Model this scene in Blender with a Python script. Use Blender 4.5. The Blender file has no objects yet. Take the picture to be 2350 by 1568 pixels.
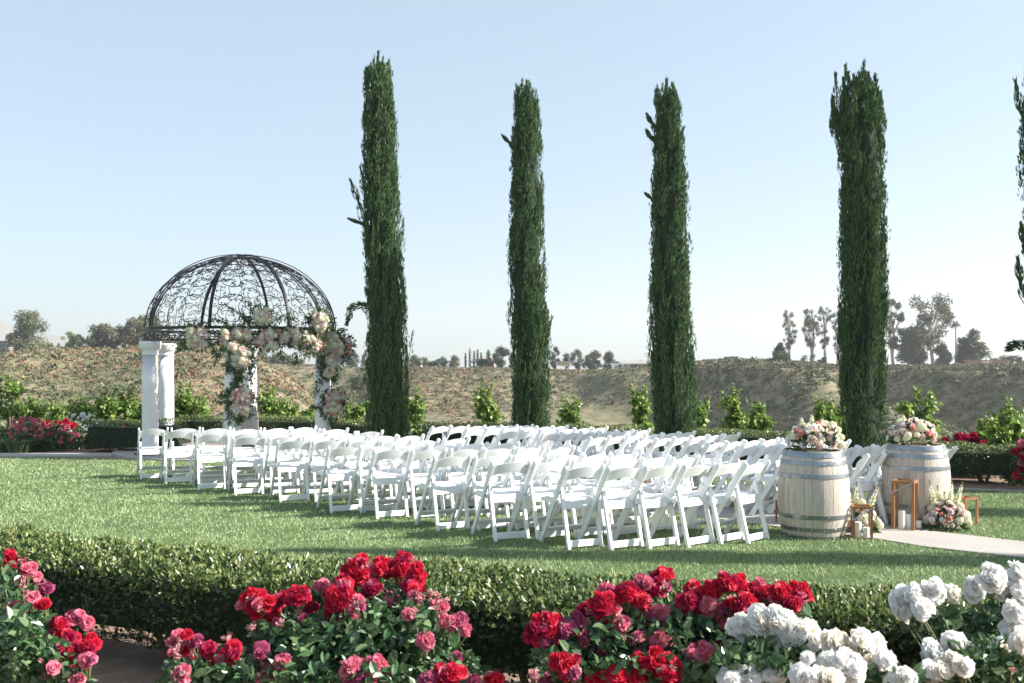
import bpy, bmesh, math, random
import numpy as np
from mathutils import Vector, Matrix
R_ = math.radians
SC = bpy.context.scene
# ------------------------------------------------------------------ camera, sky, sun, exposure
F, VH, H, U0 = 2285.0, 841.0, 1.71, 1175.0          # 35 mm lens on a 2350 px wide picture, eye 1.71 m above the lawn
SUN_EL, SUN_AZ = 31.0, -4.5                          # degrees; azimuth from +x (picture right) towards the camera
cam_d = bpy.data.cameras.new('camera'); cam = bpy.data.objects.new('camera', cam_d); SC.collection.objects.link(cam)
cam.location = (0, 0, H); cam.rotation_euler = (R_(90), 0, 0)
cam_d.lens = 35.0; cam_d.sensor_width = 36.0; cam_d.shift_y = (VH-784)/2350.0
cam_d.clip_start = 0.05; cam_d.clip_end = 30000
cam_d.dof.use_dof = True; cam_d.dof.focus_distance = 11.0; cam_d.dof.aperture_fstop = 6.3
SC.camera = cam
SC.cycles.transparent_max_bounces = 32
wd = bpy.data.worlds.new('World'); SC.world = wd; wd.use_nodes = True
nt = wd.node_tree; bg = nt.nodes['Background']
sky = nt.nodes.new('ShaderNodeTexSky'); sky.sky_type = 'NISHITA'; sky.sun_disc = False
SDIR = Vector((math.cos(R_(SUN_AZ))*math.cos(R_(SUN_EL)), math.sin(R_(SUN_AZ))*math.cos(R_(SUN_EL)), math.sin(R_(SUN_EL))))
sky.sun_elevation = R_(SUN_EL); sky.sun_rotation = math.atan2(SDIR.x, SDIR.y)
sky.altitude = 300; sky.air_density = 1.0; sky.dust_density = 1.0; sky.ozone_density = 3.6
hz = nt.nodes.new('ShaderNodeMixRGB'); hz.inputs[0].default_value = 0.46; hz.inputs[2].default_value = (3.35, 3.95, 4.0, 1)   # thin even veil over the whole sky
nt.links.new(sky.outputs[0], hz.inputs[1]); nt.links.new(hz.outputs[0], bg.inputs[0]); bg.inputs[1].default_value = 0.086
sun_d = bpy.data.lights.new('sun', 'SUN'); sun = bpy.data.objects.new('sun', sun_d); SC.collection.objects.link(sun)
sun_d.energy = 5.0; sun_d.angle = R_(0.53); sun_d.color = (1.0, 0.945, 0.86)
sun.rotation_euler = SDIR.to_track_quat('Z', 'Y').to_euler(); sun.location = (20, -2, 20)
SC.view_settings.view_transform = 'Standard'; SC.view_settings.look = 'None'
SC.view_settings.exposure = 1.38; SC.view_settings.gamma = 1.0; SC.view_settings.use_curve_mapping = False

# ------------------------------------------------------------------ helpers
def G(u, v):                                         # picture point lying on the lawn -> world x, y
    d = F*H/(v-VH); return ((u-U0)*d/F, d)
def P(u, v, d):                                      # picture point at distance d -> world x, y, z
    return np.array(((u-U0)*d/F, d, H-(v-VH)*d/F))
def PX(d): return F/d                                # pixels per metre
def link(o, parent=None):
    SC.collection.objects.link(o)
    if parent is not None: o.parent = parent
    return o
def tag(o, label=None, cat=None, group=None, kind=None):
    if label: o['label'] = label
    if cat: o['category'] = cat
    if group: o['group'] = group
    if kind: o['kind'] = kind
    return o
def empty(name, loc, rz=0, label=None, cat=None, group=None):
    o = bpy.data.objects.new(name, None); link(o); o.location = loc; o.rotation_euler = (0, 0, rz)
    o.empty_display_size = 0.1
    return tag(o, label, cat, group)
def np_mesh(name, V, Fc, mat, smooth=False):
    V = np.asarray(V, dtype=np.float32).reshape(-1, 3); Fc = np.asarray(Fc, dtype=np.int32)
    k = Fc.shape[1]; m = bpy.data.meshes.new(name)
    m.vertices.add(len(V)); m.vertices.foreach_set('co', V.ravel())
    m.loops.add(Fc.size); m.loops.foreach_set('vertex_index', Fc.ravel())
    m.polygons.add(len(Fc)); m.polygons.foreach_set('loop_start', np.arange(0, Fc.size, k, dtype=np.int32))
    m.polygons.foreach_set('use_smooth', np.full(len(Fc), smooth))
    m.update(calc_edges=True); m.materials.append(mat)
    return m
class MB:
    def __init__(s): s.v = []; s.f = []
    def add(s, V, Fc, M=None):
        n = len(s.v)
        for p in V:
            s.v.append(tuple(M @ Vector(p)) if M is not None else tuple(p))
        for f in Fc: s.f.append([i+n for i in f])
        return s
    def box(s, c, d, M=None):
        x, y, z = d[0]/2, d[1]/2, d[2]/2
        V = [(c[0]+i*x, c[1]+j*y, c[2]+k*z) for k in (-1, 1) for j in (-1, 1) for i in (-1, 1)]
        return s.add(V, [(0,2,3,1),(4,5,7,6),(0,1,5,4),(2,6,7,3),(0,4,6,2),(1,3,7,5)], M)
    def beam(s, a, b, w, t, side=(1,0,0)):           # bar from a to b; w along side, t across
        a = Vector(a); b = Vector(b); d = (b-a).normalized(); sd = Vector(side); sd = (sd-d*sd.dot(d)).normalized(); n = d.cross(sd)
        V = []
        for p in (a, b):
            for i, j in ((-1,-1),(1,-1),(1,1),(-1,1)): V.append(p+sd*(w/2*i)+n*(t/2*j))
        return s.add(V, [(0,3,2,1),(4,5,6,7),(0,1,5,4),(1,2,6,5),(2,3,7,6),(3,0,4,7)])
    def tube(s, pts, r, n=6, cap=True):
        pts = [Vector(p) for p in pts]; m = len(pts); r = [r]*m if not hasattr(r, '__len__') else r
        V = []; ref = Vector((0.13, 0.31, 0.94))
        for i, p in enumerate(pts):
            d = (pts[min(i+1, m-1)]-pts[max(i-1, 0)])
            if d.length < 1e-9: d = Vector((0,0,1))
            d.normalize(); a = d.cross(ref)
            if a.length < 0.05: a = d.cross(Vector((1, 0, 0)))
            a.normalize(); b = d.cross(a); ref = b.cross(d)*-1 if False else ref
            for k in range(n):
                t = 2*math.pi*k/n; V.append(p+(a*math.cos(t)+b*math.sin(t))*r[i])
        Fc = [(i*n+k, i*n+(k+1) % n, (i+1)*n+(k+1) % n, (i+1)*n+k) for i in range(m-1) for k in range(n)]
        if cap: Fc += [tuple(range(n))[::-1], tuple(range((m-1)*n, m*n))]
        return s.add(V, Fc)
    def lathe(s, prof, n=24, M=None, cap=True):
        V = [(r*math.cos(2*math.pi*k/n), r*math.sin(2*math.pi*k/n), z) for r, z in prof for k in range(n)]
        Fc = [(i*n+k, i*n+(k+1) % n, (i+1)*n+(k+1) % n, (i+1)*n+k) for i in range(len(prof)-1) for k in range(n)]
        if cap: Fc += [tuple(range(n))[::-1], tuple(range((len(prof)-1)*n, len(prof)*n))]
        return s.add(V, Fc, M)
    def mesh(s, name, mat, smooth=False, bevel=0):
        m = bpy.data.meshes.new(name); m.from_pydata(s.v, [], s.f)
        if bevel:
            b = bmesh.new(); b.from_mesh(m)
            bmesh.ops.bevel(b, geom=list(b.edges), offset=bevel, segments=2, affect='EDGES', profile=0.7, clamp_overlap=True)
            b.to_mesh(m); b.free()
        if smooth: m.polygons.foreach_set('use_smooth', [True]*len(m.polygons))
        m.materials.append(mat); m.update(); return m
    def obj(s, name, mat, parent=None, smooth=False, bevel=0, loc=None):
        o = bpy.data.objects.new(name, s.mesh(name, mat, smooth, bevel)); link(o, parent)
        if loc is not None: o.location = loc
        if smooth and bevel == 0: pass
        return o
def sharp(o, ang=40):
    m = o.data; bm = bmesh.new(); bm.from_mesh(m)
    for e in bm.edges: e.smooth = not (len(e.link_faces) == 2 and e.calc_face_angle(0) > R_(ang))
    bm.to_mesh(m); bm.free(); return o
def inst(name, mesh, parent=None, loc=(0,0,0), rot=(0,0,0), sc=1.0):
    o = bpy.data.objects.new(name, mesh); link(o, parent); o.location = loc; o.rotation_euler = rot
    o.scale = (sc, sc, sc) if not hasattr(sc, '__len__') else sc
    return o
def nrm(a): return a/np.maximum(np.linalg.norm(a, axis=-1, keepdims=True), 1e-9)
def leaves(Pt, D, N, L, W, hexa=False, fold=0.25, droop=0.0):
    """leaf blades: Pt base, D direction, N face normal (arrays), L,W size; folded at the midrib"""
    n = len(Pt); D = nrm(D); S = nrm(np.cross(D, N)); N = np.cross(S, D)
    L = np.broadcast_to(L, n)[:, None]; W = np.broadcast_to(W, n)[:, None]
    if hexa:
        tip = Pt+D*L-N*L*droop
        V = np.stack([Pt, Pt+D*L*.3+S*W*.48+N*W*fold, Pt+D*L*.7+S*W*.4+N*(W*fold-L*droop*.4), tip, Pt+D*L*.7-S*W*.4+N*(W*fold-L*droop*.4), Pt+D*L*.3-S*W*.48+N*W*fold], 1).reshape(-1, 3)
        b = np.arange(n)[:, None]*6; Fc = np.concatenate([b+np.array([0,1,2,3]), b+np.array([0,3,4,5])], 1).reshape(-1, 4)
        return V, Fc
    V = np.stack([Pt, Pt+D*L*.5+S*W*.5+N*W*fold, Pt+D*L, Pt+D*L*.5-S*W*.5+N*W*fold], 1).reshape(-1, 3)
    b = np.arange(n)[:, None]*4; Fc = np.concatenate([b+np.array([0,1,2]), b+np.array([0,2,3])], 1).reshape(-1, 3)
    return V, Fc
def rvec(rng, n): return nrm(rng.normal(size=(n, 3)))
def cat(lst):
    V = []; Fc = []; o = 0
    for v, f in lst: V.append(v); Fc.append(f+o); o += len(v)
    return np.concatenate(V), np.concatenate(Fc)
def vnoise(x, y, seed=0):                            # cheap smooth value noise
    xi = np.floor(x).astype(int); yi = np.floor(y).astype(int); fx = x-xi; fy = y-yi
    fx = fx*fx*(3-2*fx); fy = fy*fy*(3-2*fy)
    def h(a, b):
        n = (a*374761393+b*668265263+seed*1442695041) & 0xffffffff; n = (n ^ (n >> 13))*1274126177 & 0xffffffff
        return ((n ^ (n >> 16)) & 0xffff)/65535.0
    return (h(xi, yi)*(1-fx)+h(xi+1, yi)*fx)*(1-fy)+(h(xi, yi+1)*(1-fx)+h(xi+1, yi+1)*fx)*fy

# ------------------------------------------------------------------ materials
def mat(name, c1, c2=None, rough=0.6, scale=8.0, island=False, trans=0.0, bump=0.0, bscale=None, metal=0.0, spec=0.5, c3=None, dist=0.0, stretch=None, detail=5.0, coord='Object', lo=.3, hi=.7):
    m = bpy.data.materials.new(name); m.use_nodes = True; t = m.node_tree; N = t.nodes; Lk = t.links
    b = N['Principled BSDF']; b.inputs['Roughness'].default_value = rough; b.inputs['Metallic'].default_value = metal
    b.inputs['Specular IOR Level'].default_value = spec
    c2 = c2 or tuple(x*.8 for x in c1)
    tc = N.new('ShaderNodeTexCoord'); src = tc.outputs[coord]
    if stretch:
        mp = N.new('ShaderNodeMapping'); mp.inputs['Scale'].default_value = stretch; Lk.new(src, mp.inputs[0]); src = mp.outputs[0]
    nz = N.new('ShaderNodeTexNoise'); nz.inputs['Scale'].default_value = scale; nz.inputs['Detail'].default_value = detail; nz.inputs['Distortion'].default_value = dist
    Lk.new(src, nz.inputs['Vector'])
    rp = N.new('ShaderNodeValToRGB'); e = rp.color_ramp.elements
    e[0].position = 0.0 if island else lo; e[1].position = 1.0 if island else hi
    e[0].color = (*c1, 1); e[1].color = (*c2, 1)
    if c3: x = e.new(0.5); x.color = (*c3, 1)
    if island:
        ge = N.new('ShaderNodeNewGeometry'); mx = N.new('ShaderNodeMath'); mx.operation = 'MULTIPLY_ADD'
        mx.inputs[1].default_value = 0.75; Lk.new(ge.outputs['Random Per Island'], mx.inputs[0])
        m2 = N.new('ShaderNodeMath'); m2.operation = 'MULTIPLY'; m2.inputs[1].default_value = 0.25; Lk.new(nz.outputs[0], m2.inputs[0])
        Lk.new(m2.outputs[0], mx.inputs[2]); Lk.new(mx.outputs[0], rp.inputs[0])
    else: Lk.new(nz.outputs[0], rp.inputs[0])
    Lk.new(rp.outputs[0], b.inputs['Base Color'])
    if bump:
        bn = N.new('ShaderNodeTexNoise'); bn.inputs['Scale'].default_value = bscale or scale*4; bn.inputs['Detail'].default_value = 4; Lk.new(src, bn.inputs['Vector'])
        bp = N.new('ShaderNodeBump'); bp.inputs['Strength'].default_value = bump; bp.inputs['Distance'].default_value = 0.02
        Lk.new(bn.outputs[0], bp.inputs['Height']); Lk.new(bp.outputs[0], b.inputs['Normal'])
    if trans:
        tr = N.new('ShaderNodeBsdfTranslucent'); Lk.new(rp.outputs[0], tr.inputs[0]); ms = N.new('ShaderNodeMixShader'); ms.inputs[0].default_value = trans
        Lk.new(b.outputs[0], ms.inputs[1]); Lk.new(tr.outputs[0], ms.inputs[2]); Lk.new(ms.outputs[0], N['Material Output'].inputs[0])
    return m
M = {}
M['resin'] = mat('white_resin', (.87,.87,.865), (.83,.83,.83), rough=.38, scale=3, bump=.04, bscale=60)
M['pad'] = mat('white_vinyl_pad', (.84,.84,.83), (.80,.80,.79), rough=.5, scale=10, bump=.08, bscale=30)
M['stucco'] = mat('white_stucco', (.84,.82,.82), (.79,.77,.775), rough=.85, scale=2, bump=.08, bscale=45)
M['iron'] = mat('black_iron', (.012,.013,.017), (.025,.026,.03), rough=.45, scale=20, metal=.0, spec=.3)
M['concrete'] = mat('pale_concrete', (.40,.375,.35), (.34,.315,.29), rough=.9, scale=1.3, bump=.15, bscale=60, coord='Object')
M['curb'] = mat('curb_concrete', (.42,.37,.30), (.33,.28,.22), rough=.95, scale=6, bump=.4, bscale=40)
M['soil'] = mat('brown_soil', (.36,.25,.19), (.23,.155,.115), rough=1, scale=5, bump=.8, bscale=60, c3=(.25,.17,.12))
M['lawn'] = mat('lawn_base', (.07,.12,.04), (.12,.16,.06), rough=1, scale=2.2, bump=.6, bscale=120)
M['grass'] = mat('grass_blade', (.17,.28,.10), (.50,.52,.31), rough=.55, island=True, trans=.15, scale=.9, c3=(.27,.37,.165), spec=.35)
M['hedge'] = mat('hedge_leaf', (.022,.052,.020), (.20,.23,.06), rough=.30, island=True, trans=.16, scale=2, c3=(.045,.088,.026), spec=.55)
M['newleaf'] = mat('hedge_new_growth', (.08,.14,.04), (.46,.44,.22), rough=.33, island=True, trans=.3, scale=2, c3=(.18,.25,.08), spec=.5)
M['hedgedark'] = mat('hedge_leaf_dark', (.010,.025,.011), (.05,.072,.024), rough=.34, island=True, trans=.08, scale=2, c3=(.028,.056,.02))  # dark leaf tone, carries the painted-in shade of the hedge sides
M['rleaf'] = mat('rose_leaf', (.022,.060,.026), (.19,.26,.13), rough=.30, island=True, trans=.22, scale=2, c3=(.06,.13,.05))
M['vleaf'] = mat('vine_leaf', (.09,.19,.035), (.42,.50,.14), rough=.45, island=True, trans=.4, scale=2, c3=(.17,.28,.055))
M['cyp'] = mat('cypress_spray', (.028,.062,.028), (.15,.22,.085), rough=.8, island=True, trans=.08, scale=1.2, c3=(.060,.118,.046), spec=.2)
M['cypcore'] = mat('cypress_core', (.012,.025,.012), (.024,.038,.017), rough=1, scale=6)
M['bark'] = mat('bark', (.13,.09,.06), (.24,.18,.13), rough=.95, scale=6, bump=.6, stretch=(6,6,1))
M['euctrunk'] = mat('pale_bark', (.34,.28,.22), (.5,.43,.36), rough=.9, scale=.8)
M['stem'] = mat('green_stem', (.10,.14,.05), (.20,.17,.08), rough=.6, scale=6)
M['twig'] = mat('twig', (.17,.12,.08), (.10,.07,.045), rough=.9, scale=9)
M['garland'] = mat('garland_leaf', (.035,.08,.03), (.13,.19,.07), rough=.45, island=True, trans=.2, scale=2)
M['garlight'] = mat('olive_leaf', (.07,.11,.05), (.17,.21,.12), rough=.5, island=True, trans=.2, scale=2)
def petal(n, a, b, tr=.42): return mat(n, a, b, rough=.55, island=True, trans=tr, scale=6, spec=.3)
M['p_red'] = petal('petal_red', (.50,.006,.035), (.70,.03,.075))
M['p_crim'] = petal('petal_crimson', (.30,.006,.04), (.50,.02,.09))
M['p_pink'] = petal('petal_pink', (.66,.10,.20), (.75,.30,.36))
M['p_purp'] = petal('petal_mauve', (.30,.025,.10), (.50,.13,.24))
M['p_fade'] = petal('petal_faded', (.66,.50,.38), (.62,.18,.26))
M['p_white'] = petal('petal_white', (.93,.925,.91), (.90,.885,.86), .5)
M['p_cream'] = petal('petal_cream', (.90,.85,.75), (.91,.87,.80), .5)
M['p_blush'] = petal('petal_blush', (.87,.66,.58), (.88,.77,.70))
M['p_coral'] = petal('petal_coral', (.80,.34,.28), (.82,.46,.40))
M['p_lav'] = petal('petal_lavender', (.70,.56,.60), (.80,.68,.68))
M['p_hyd'] = petal('petal_hydrangea', (.80,.79,.56), (.86,.84,.70))
M['oak'] = mat('oak_stave', (.56,.49,.43), (.42,.355,.30), rough=.7, scale=3, stretch=(9,9,1), bump=.25, bscale=14, c3=(.53,.46,.395), dist=1.2)
M['oak2'] = mat('oak_stave_weathered', (.60,.54,.48), (.40,.335,.275), rough=.7, scale=2.4, stretch=(10,10,1), bump=.3, bscale=16, dist=2.0)
M['oak3'] = mat('oak_stave_warm', (.58,.50,.43), (.48,.40,.335), rough=.7, scale=3.4, stretch=(8,8,1), bump=.25, bscale=16, dist=1.5)
M['hoop'] = mat('galvanised_hoop', (.33,.355,.375), (.21,.235,.25), rough=.34, scale=6, metal=.75, bump=.05)
M['rivet'] = mat('steel_rivet', (.6,.62,.64), (.5,.5,.52), rough=.25, metal=.9)
M['darkwood'] = mat('barrel_head', (.10,.07,.045), (.16,.11,.07), rough=.8, scale=5)
M['lwood'] = mat('lantern_wood', (.36,.175,.075), (.25,.115,.05), rough=.5, scale=4, stretch=(12,12,1.5), bump=.1)
M['wax'] = mat('candle_wax', (.84,.81,.76), (.80,.77,.71), rough=.4, scale=4)
M['wick'] = mat('wick', (.03,.02,.02), (.05,.04,.03))
M['steel'] = mat('brushed_steel', (.45,.46,.47), (.35,.36,.37), rough=.3, metal=.9, scale=10)
M['stake'] = mat('metal_stake', (.30,.30,.28), (.22,.22,.2), rough=.5, metal=.4, scale=9)
M['tape'] = mat('green_tie', (.02,.22,.17), (.02,.18,.14), rough=.5)
M['wire'] = mat('guy_wire', (.25,.24,.22), (.18,.17,.16), rough=.5, metal=.5)
def glass(name):
    m = bpy.data.materials.new(name); m.use_nodes = True; t = m.node_tree; N = t.nodes
    N.remove(N['Principled BSDF']); tr = N.new('ShaderNodeBsdfTransparent'); tr.inputs[0].default_value = (.985,.99,.988,1)
    gl = N.new('ShaderNodeBsdfGlossy'); gl.inputs['Roughness'].default_value = .02
    nz = N.new('ShaderNodeTexNoise'); nz.inputs['Scale'].default_value = 3
    fr = N.new('ShaderNodeFresnel'); fr.inputs[0].default_value = 1.45; ms = N.new('ShaderNodeMixShader')
    t.links.new(nz.outputs[0], gl.inputs['Roughness']) if False else None
    gb = N.new('ShaderNodeNewGeometry'); iv = N.new('ShaderNodeMath'); iv.operation = 'SUBTRACT'; iv.inputs[0].default_value = 1.0; t.links.new(gb.outputs['Backfacing'], iv.inputs[1]); mu = N.new('ShaderNodeMath'); mu.operation = 'MULTIPLY'; t.links.new(fr.outputs[0], mu.inputs[0]); t.links.new(iv.outputs[0], mu.inputs[1])
    t.links.new(mu.outputs[0], ms.inputs[0]); t.links.new(tr.outputs[0], ms.inputs[1]); t.links.new(gl.outputs[0], ms.inputs[2])
    t.links.new(ms.outputs[0], N['Material Output'].inputs[0]); return m
M['glass'] = glass('clear_glass')

# ------------------------------------------------------------------ terrain
def interp(pts, x): a = np.array(pts, float); return np.interp(x, a[:, 0], a[:, 1])
RIDGE = [(-600,815),(0,812),(60,810),(130,818),(200,827),(260,830),(330,821),(400,820),(440,817),(550,827),(620,835),(700,840),(770,842),(850,845),(950,845),(1100,845),(1270,850),(1350,851),(1430,849),(1490,843),(1600,831),(1650,827),(1700,826),(1760,828),(1830,831),(1930,841),(2120,841),(2290,839),(2350,837),(3000,833)]
NEAR = [(-600,822),(0,820),(200,831),(330,822),(430,822),(500,831),(600,856),(700,884),(800,913),(900,944),(1050,981),(1200,1026),(3000,1116)]
RD, ND = 260.0, 150.0
def terrain(x, y):
    x = np.asarray(x, float); y = np.asarray(y, float); yy = np.maximum(y, 1.0); u = U0+F*x/np.maximum(yy, 60)
    zr = H+(VH-interp(RIDGE, u))*RD/F
    rd = RD+6*np.sin(x*.045)
    floor = -13.0
    t = np.clip((y-118-14*vnoise(x*.02+9, y*0+3, 5))/(rd-132), 0, 1)
    far = floor+(zr-floor)*(t**.75)
    far = np.where(y > rd, zr+(y-rd)*.0005*0, far)
    zn = H+(VH-interp(NEAR, u))*ND/F
    s = np.where(y < ND, (ND-y)*.115, (y-ND)*.10)
    near = zn-s
    hill = np.maximum(far, near)
    # folds and gullies on the slope
    w = np.clip((y-70)/40, 0, 1)*np.clip((rd-y)/14, 0, 1)
    g = (vnoise(x*.042+y*.012, y*.012, 1)-.5)*(11+8*np.clip((u-1350)/350, 0, 1))+(vnoise(x*.09, y*.05, 2)-.5)*3.0+(vnoise(x*.3, y*.25, 3)-.5)*.5
    hill = hill+g*w
    # spur running down towards the camera, its left flank in shade
    for (us, a, wl, wr) in ((1840, 9.0, 9.0, 30.0), (2330, 7.0, 11.0, 26.0), (1450, 3.6, 8.0, 18.0)):
        xs = (us-U0)*y/F+np.sin(y*.05)*2
        dx = x-xs; hill = hill+a*np.exp(-np.where(dx < 0, (dx/wl)**2, (dx/wr)**2))*w*np.clip((y-165)/40, 0, 1)
    lim = np.where(y > ND, H+(VH-np.minimum(interp(RIDGE, u), np.where(u < 430, interp(NEAR, u), 9999)))*y/F-.012*(rd-y), 1e9)
    hill = np.where((y > ND) & (y < rd), np.minimum(hill, lim), hill)
    k = np.clip((y-20)/62, 0, 1); k = k*k*(3-2*k)
    out = hill*k
    out = np.where(y > RD+150, zr*np.clip(1-(y-RD-150)/2500, 0, 1)-np.clip((y-RD-150)/2500, 0, 1)*8, out)
    return np.where(y < 20, 0, out)
ys = np.concatenate([np.linspace(-12, 18, 8), np.linspace(20, 110, 60), np.linspace(111.5, 275, 165), np.linspace(282, 420, 22), np.geomspace(480, 3500, 12)])
ss = np.concatenate([np.linspace(-1.3, -.62, 20), np.linspace(-.6, .6, 400), np.linspace(.62, 1.3, 20)])
YY, SS = np.meshgrid(ys, ss, indexing='ij'); XX = SS*np.maximum(YY, 60); ZZ = terrain(XX, YY)
nr, nc = YY.shape; idx = np.arange(nr*nc).reshape(nr, nc)
Fq = np.stack([idx[:-1,:-1], idx[:-1,1:], idx[1:,1:], idx[1:,:-1]], -1).reshape(-1, 4)
def hill_material():
    m = mat('dry_hillside', (.30,.215,.145), (.18,.155,.09), rough=1, scale=.055, c3=(.25,.19,.12), coord='Object', lo=.25, hi=.75, detail=8)
    t = m.node_tree; N = t.nodes; b = N['Principled BSDF']; rp = [n for n in N if n.type == 'VALTORGB'][0]
    tc = [n for n in N if n.type == 'TEX_COORD'][0]
    n2 = N.new('ShaderNodeTexNoise'); n2.inputs['Scale'].default_value = .5; n2.inputs['Detail'].default_value = 7; t.links.new(tc.outputs['Object'], n2.inputs['Vector'])
    r2 = N.new('ShaderNodeValToRGB'); r2.color_ramp.elements[0].position = .36; r2.color_ramp.elements[1].position = .56
    t.links.new(n2.outputs[0], r2.inputs[0]); mx = N.new('ShaderNodeMixRGB'); mx.inputs[2].default_value = (.125,.125,.062,1)
    t.links.new(r2.outputs[0], mx.inputs[0]); t.links.new(rp.outputs[0], mx.inputs[1]); t.links.new(mx.outputs[0], b.inputs['Base Color'])
    return m
M['hill'] = hill_material()
go = bpy.data.objects.new('ground', np_mesh('ground', np.stack([XX, YY, ZZ], -1), Fq, M['hill'], True)); link(go)
tag(go, kind='structure')
def flat_sheet(name, pts, z, m, th=0.0):
    b = MB(); n = len(pts)
    if th:
        V = [(x, y, z) for x, y in pts]+[(x, y, z-th) for x, y in pts]
        b.add(V, [tuple(range(n))]+[(i, i+n, (i+1) % n+n, (i+1) % n) for i in range(n)])
    else: b.add([(x, y, z) for x, y in pts], [tuple(range(n))])
    o = b.obj(name, m); 
    bm = bmesh.new(); bm.from_mesh(o.data); bmesh.ops.recalc_face_normals(bm, faces=bm.faces); bmesh.ops.triangulate(bm, faces=bm.faces); bm.to_mesh(o.data); bm.free()
    if o.data.polygons[0].normal.z < 0: o.data.flip_normals()
    tag(o, kind='structure'); return o
# front hedge line (its far edge) and lawn outline
HB = [(-900,1195),(-300,1203),(0,1215),(225,1224),(550,1264),(892,1279),(1310,1314),(1800,1327),(2200,1344),(2600,1352),(3200,1362)]
hb = [( (u-U0)*(H-.6)/(v-VH), (H-.6)*F/(v-VH)) for u, v in HB]
HBX = np.array([p[0] for p in hb]); HBY = np.array([p[1] for p in hb])
def hedge_back(x): return np.interp(x, HBX, HBY)
flat_sheet('soil_bed', [(-9, -3), (9, -3), (9, 6.2), (3, 5.6)]+[(x, hedge_back(x)+.3) for x in (2.2,1.2,.3,-.6,-1.6,-2.6,-3.6)]+[(-9, 8)], .004, M['soil'])
lawn_front = [(x, hedge_back(x)+.16) for x in np.linspace(-6.5, 5.5, 25)]
LAWN_BACK = [(9.8,12.6),(7.2,13.3),(6.1,13.75),(5.2,15.3),(3.6,17.3),(0,18.6),(-2.6,19.3),(-3.2,18.4),(-5.4,17.7),(-8.5,18.45),(-14,18.45)]
lawn_poly = [(-14, 7.3)]+lawn_front+[(12, 5.4)]+LAWN_BACK
flat_sheet('lawn', lawn_poly, .012, M['lawn'])
flat_sheet('mulch_bed', [(3.6,17.3),(5.2,15.3),(6.1,13.75),(7.2,13.3),(9.8,12.6),(14,12.4),(14,15),(8,17),(5,19),(0,20.3),(-2.5,20.9),(-4.2,23.4),(-14,23.4),(-14,19.3),(-8,19.3),(-5,22.2),(-3,20.6),(0,18.6)], .008, M['soil'])
# walkway up the aisle: slabs with joints
FAR = [(2.35,13.68*.7),(0,0)]
fa = [G(*p) for p in ((2700,1290),(2350,1249),(2137.6,1224.3),(2069.6,1216.7),(2008.5,1207.3),(1791,1181),(1635,1164),(1567,1160))]
ne = [G(*p) for p in ((2700,1322),(2350,1285.5),(2239.6,1273.6),(2120,1260),(1999,1239.6),(1757,1210.5),(1620,1192),(1553,1181))]
fa += [(.2,14.0),(-1.6,15.9),(-3.4,17.7)]; ne += [(-.5,13.2),(-2.5,15.0),(-4.5,17.0)]
def inpoly(x, y, poly):
    c = np.zeros(x.shape, bool); j = len(poly)-1
    for i in range(len(poly)):
        xi, yi = poly[i]; xj, yj = poly[j]
        cond = ((yi > y) != (yj > y)) & (x < (xj-xi)*(y-yi)/((yj-yi) or 1e-9)+xi); c ^= cond; j = i
    return c
path_poly = ne+fa[::-1]
wk = flat_sheet('walkway', path_poly, .005, M['soil']); wk.location.z = .010
def lerp_line(L, k):
    L = np.array(L); s = np.r_[0, np.cumsum(np.linalg.norm(np.diff(L, axis=0), axis=1))]; q = k*s[-1]
    return np.array([np.interp(q, s, L[:, 0]), np.interp(q, s, L[:, 1])])
ks = np.linspace(0, 1, 10)
for i in range(9):
    e = .0007; a, b_ = ks[i]+e, ks[i+1]-e; q = [lerp_line(ne, k) for k in np.linspace(a, b_, 4)]+[lerp_line(fa, k) for k in np.linspace(b_, a, 4)]
    m_ = MB(); n = len(q); m_.add([(p[0], p[1], .017) for p in q]+[(p[0], p[1], -.02) for p in q], [tuple(range(n))]+[(j, j+n, (j+1) % n+n, (j+1) % n) for j in range(n)])
    m_.obj('paving_slab', M['concrete'], wk)
# gazebo pad and the walk to its left
GX, GY, GR = -5.42, 20.0, 1.85
pad_poly = [(GX+2.45*math.cos(a), GY+2.3*math.sin(a)) for a in np.linspace(0, 2*math.pi, 49)[:-1]]
pad = flat_sheet('pavement_pad', pad_poly, .045, M['concrete'], .05)
lw = flat_sheet('path', [(-14,18.35),(-7.55,18.75),(-7.3,19.35),(-14,19.2)], .03, M['concrete'], .04)
# kerbs
def kerb(name, line, w, h, m, label=None):
    b = MB(); L = [Vector((p[0], p[1], 0)) for p in line]
    V = []
    for i, p in enumerate(L):
        d = (L[min(i+1, len(L)-1)]-L[max(i-1, 0)]).normalized(); n = Vector((-d.y, d.x, 0))
        V += [p-n*w/2, p-n*w/2+Vector((0,0,h)), p+n*w/2+Vector((0,0,h)), p+n*w/2]
    Fc = [(4*i+k, 4*i+k+1, 4*i+5+k, 4*i+4+k) for i in range(len(L)-1) for k in range(3)]+[(0,1,2,3), tuple(range(4*len(L)-4, 4*len(L)))[::-1]]
    b.add(V, Fc); o = b.obj(name, m); tag(o, kind='structure'); return o
kerb('kerb', [(x, hedge_back(x)+.12) for x in np.linspace(-6.2, 5, 24)], .10, .07, M['curb'])
kerb('kerb', [(9.8,12.6),(7.2,13.3),(6.1,13.75),(5.5,14.6)], .07, .035, M['concrete'])

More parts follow.
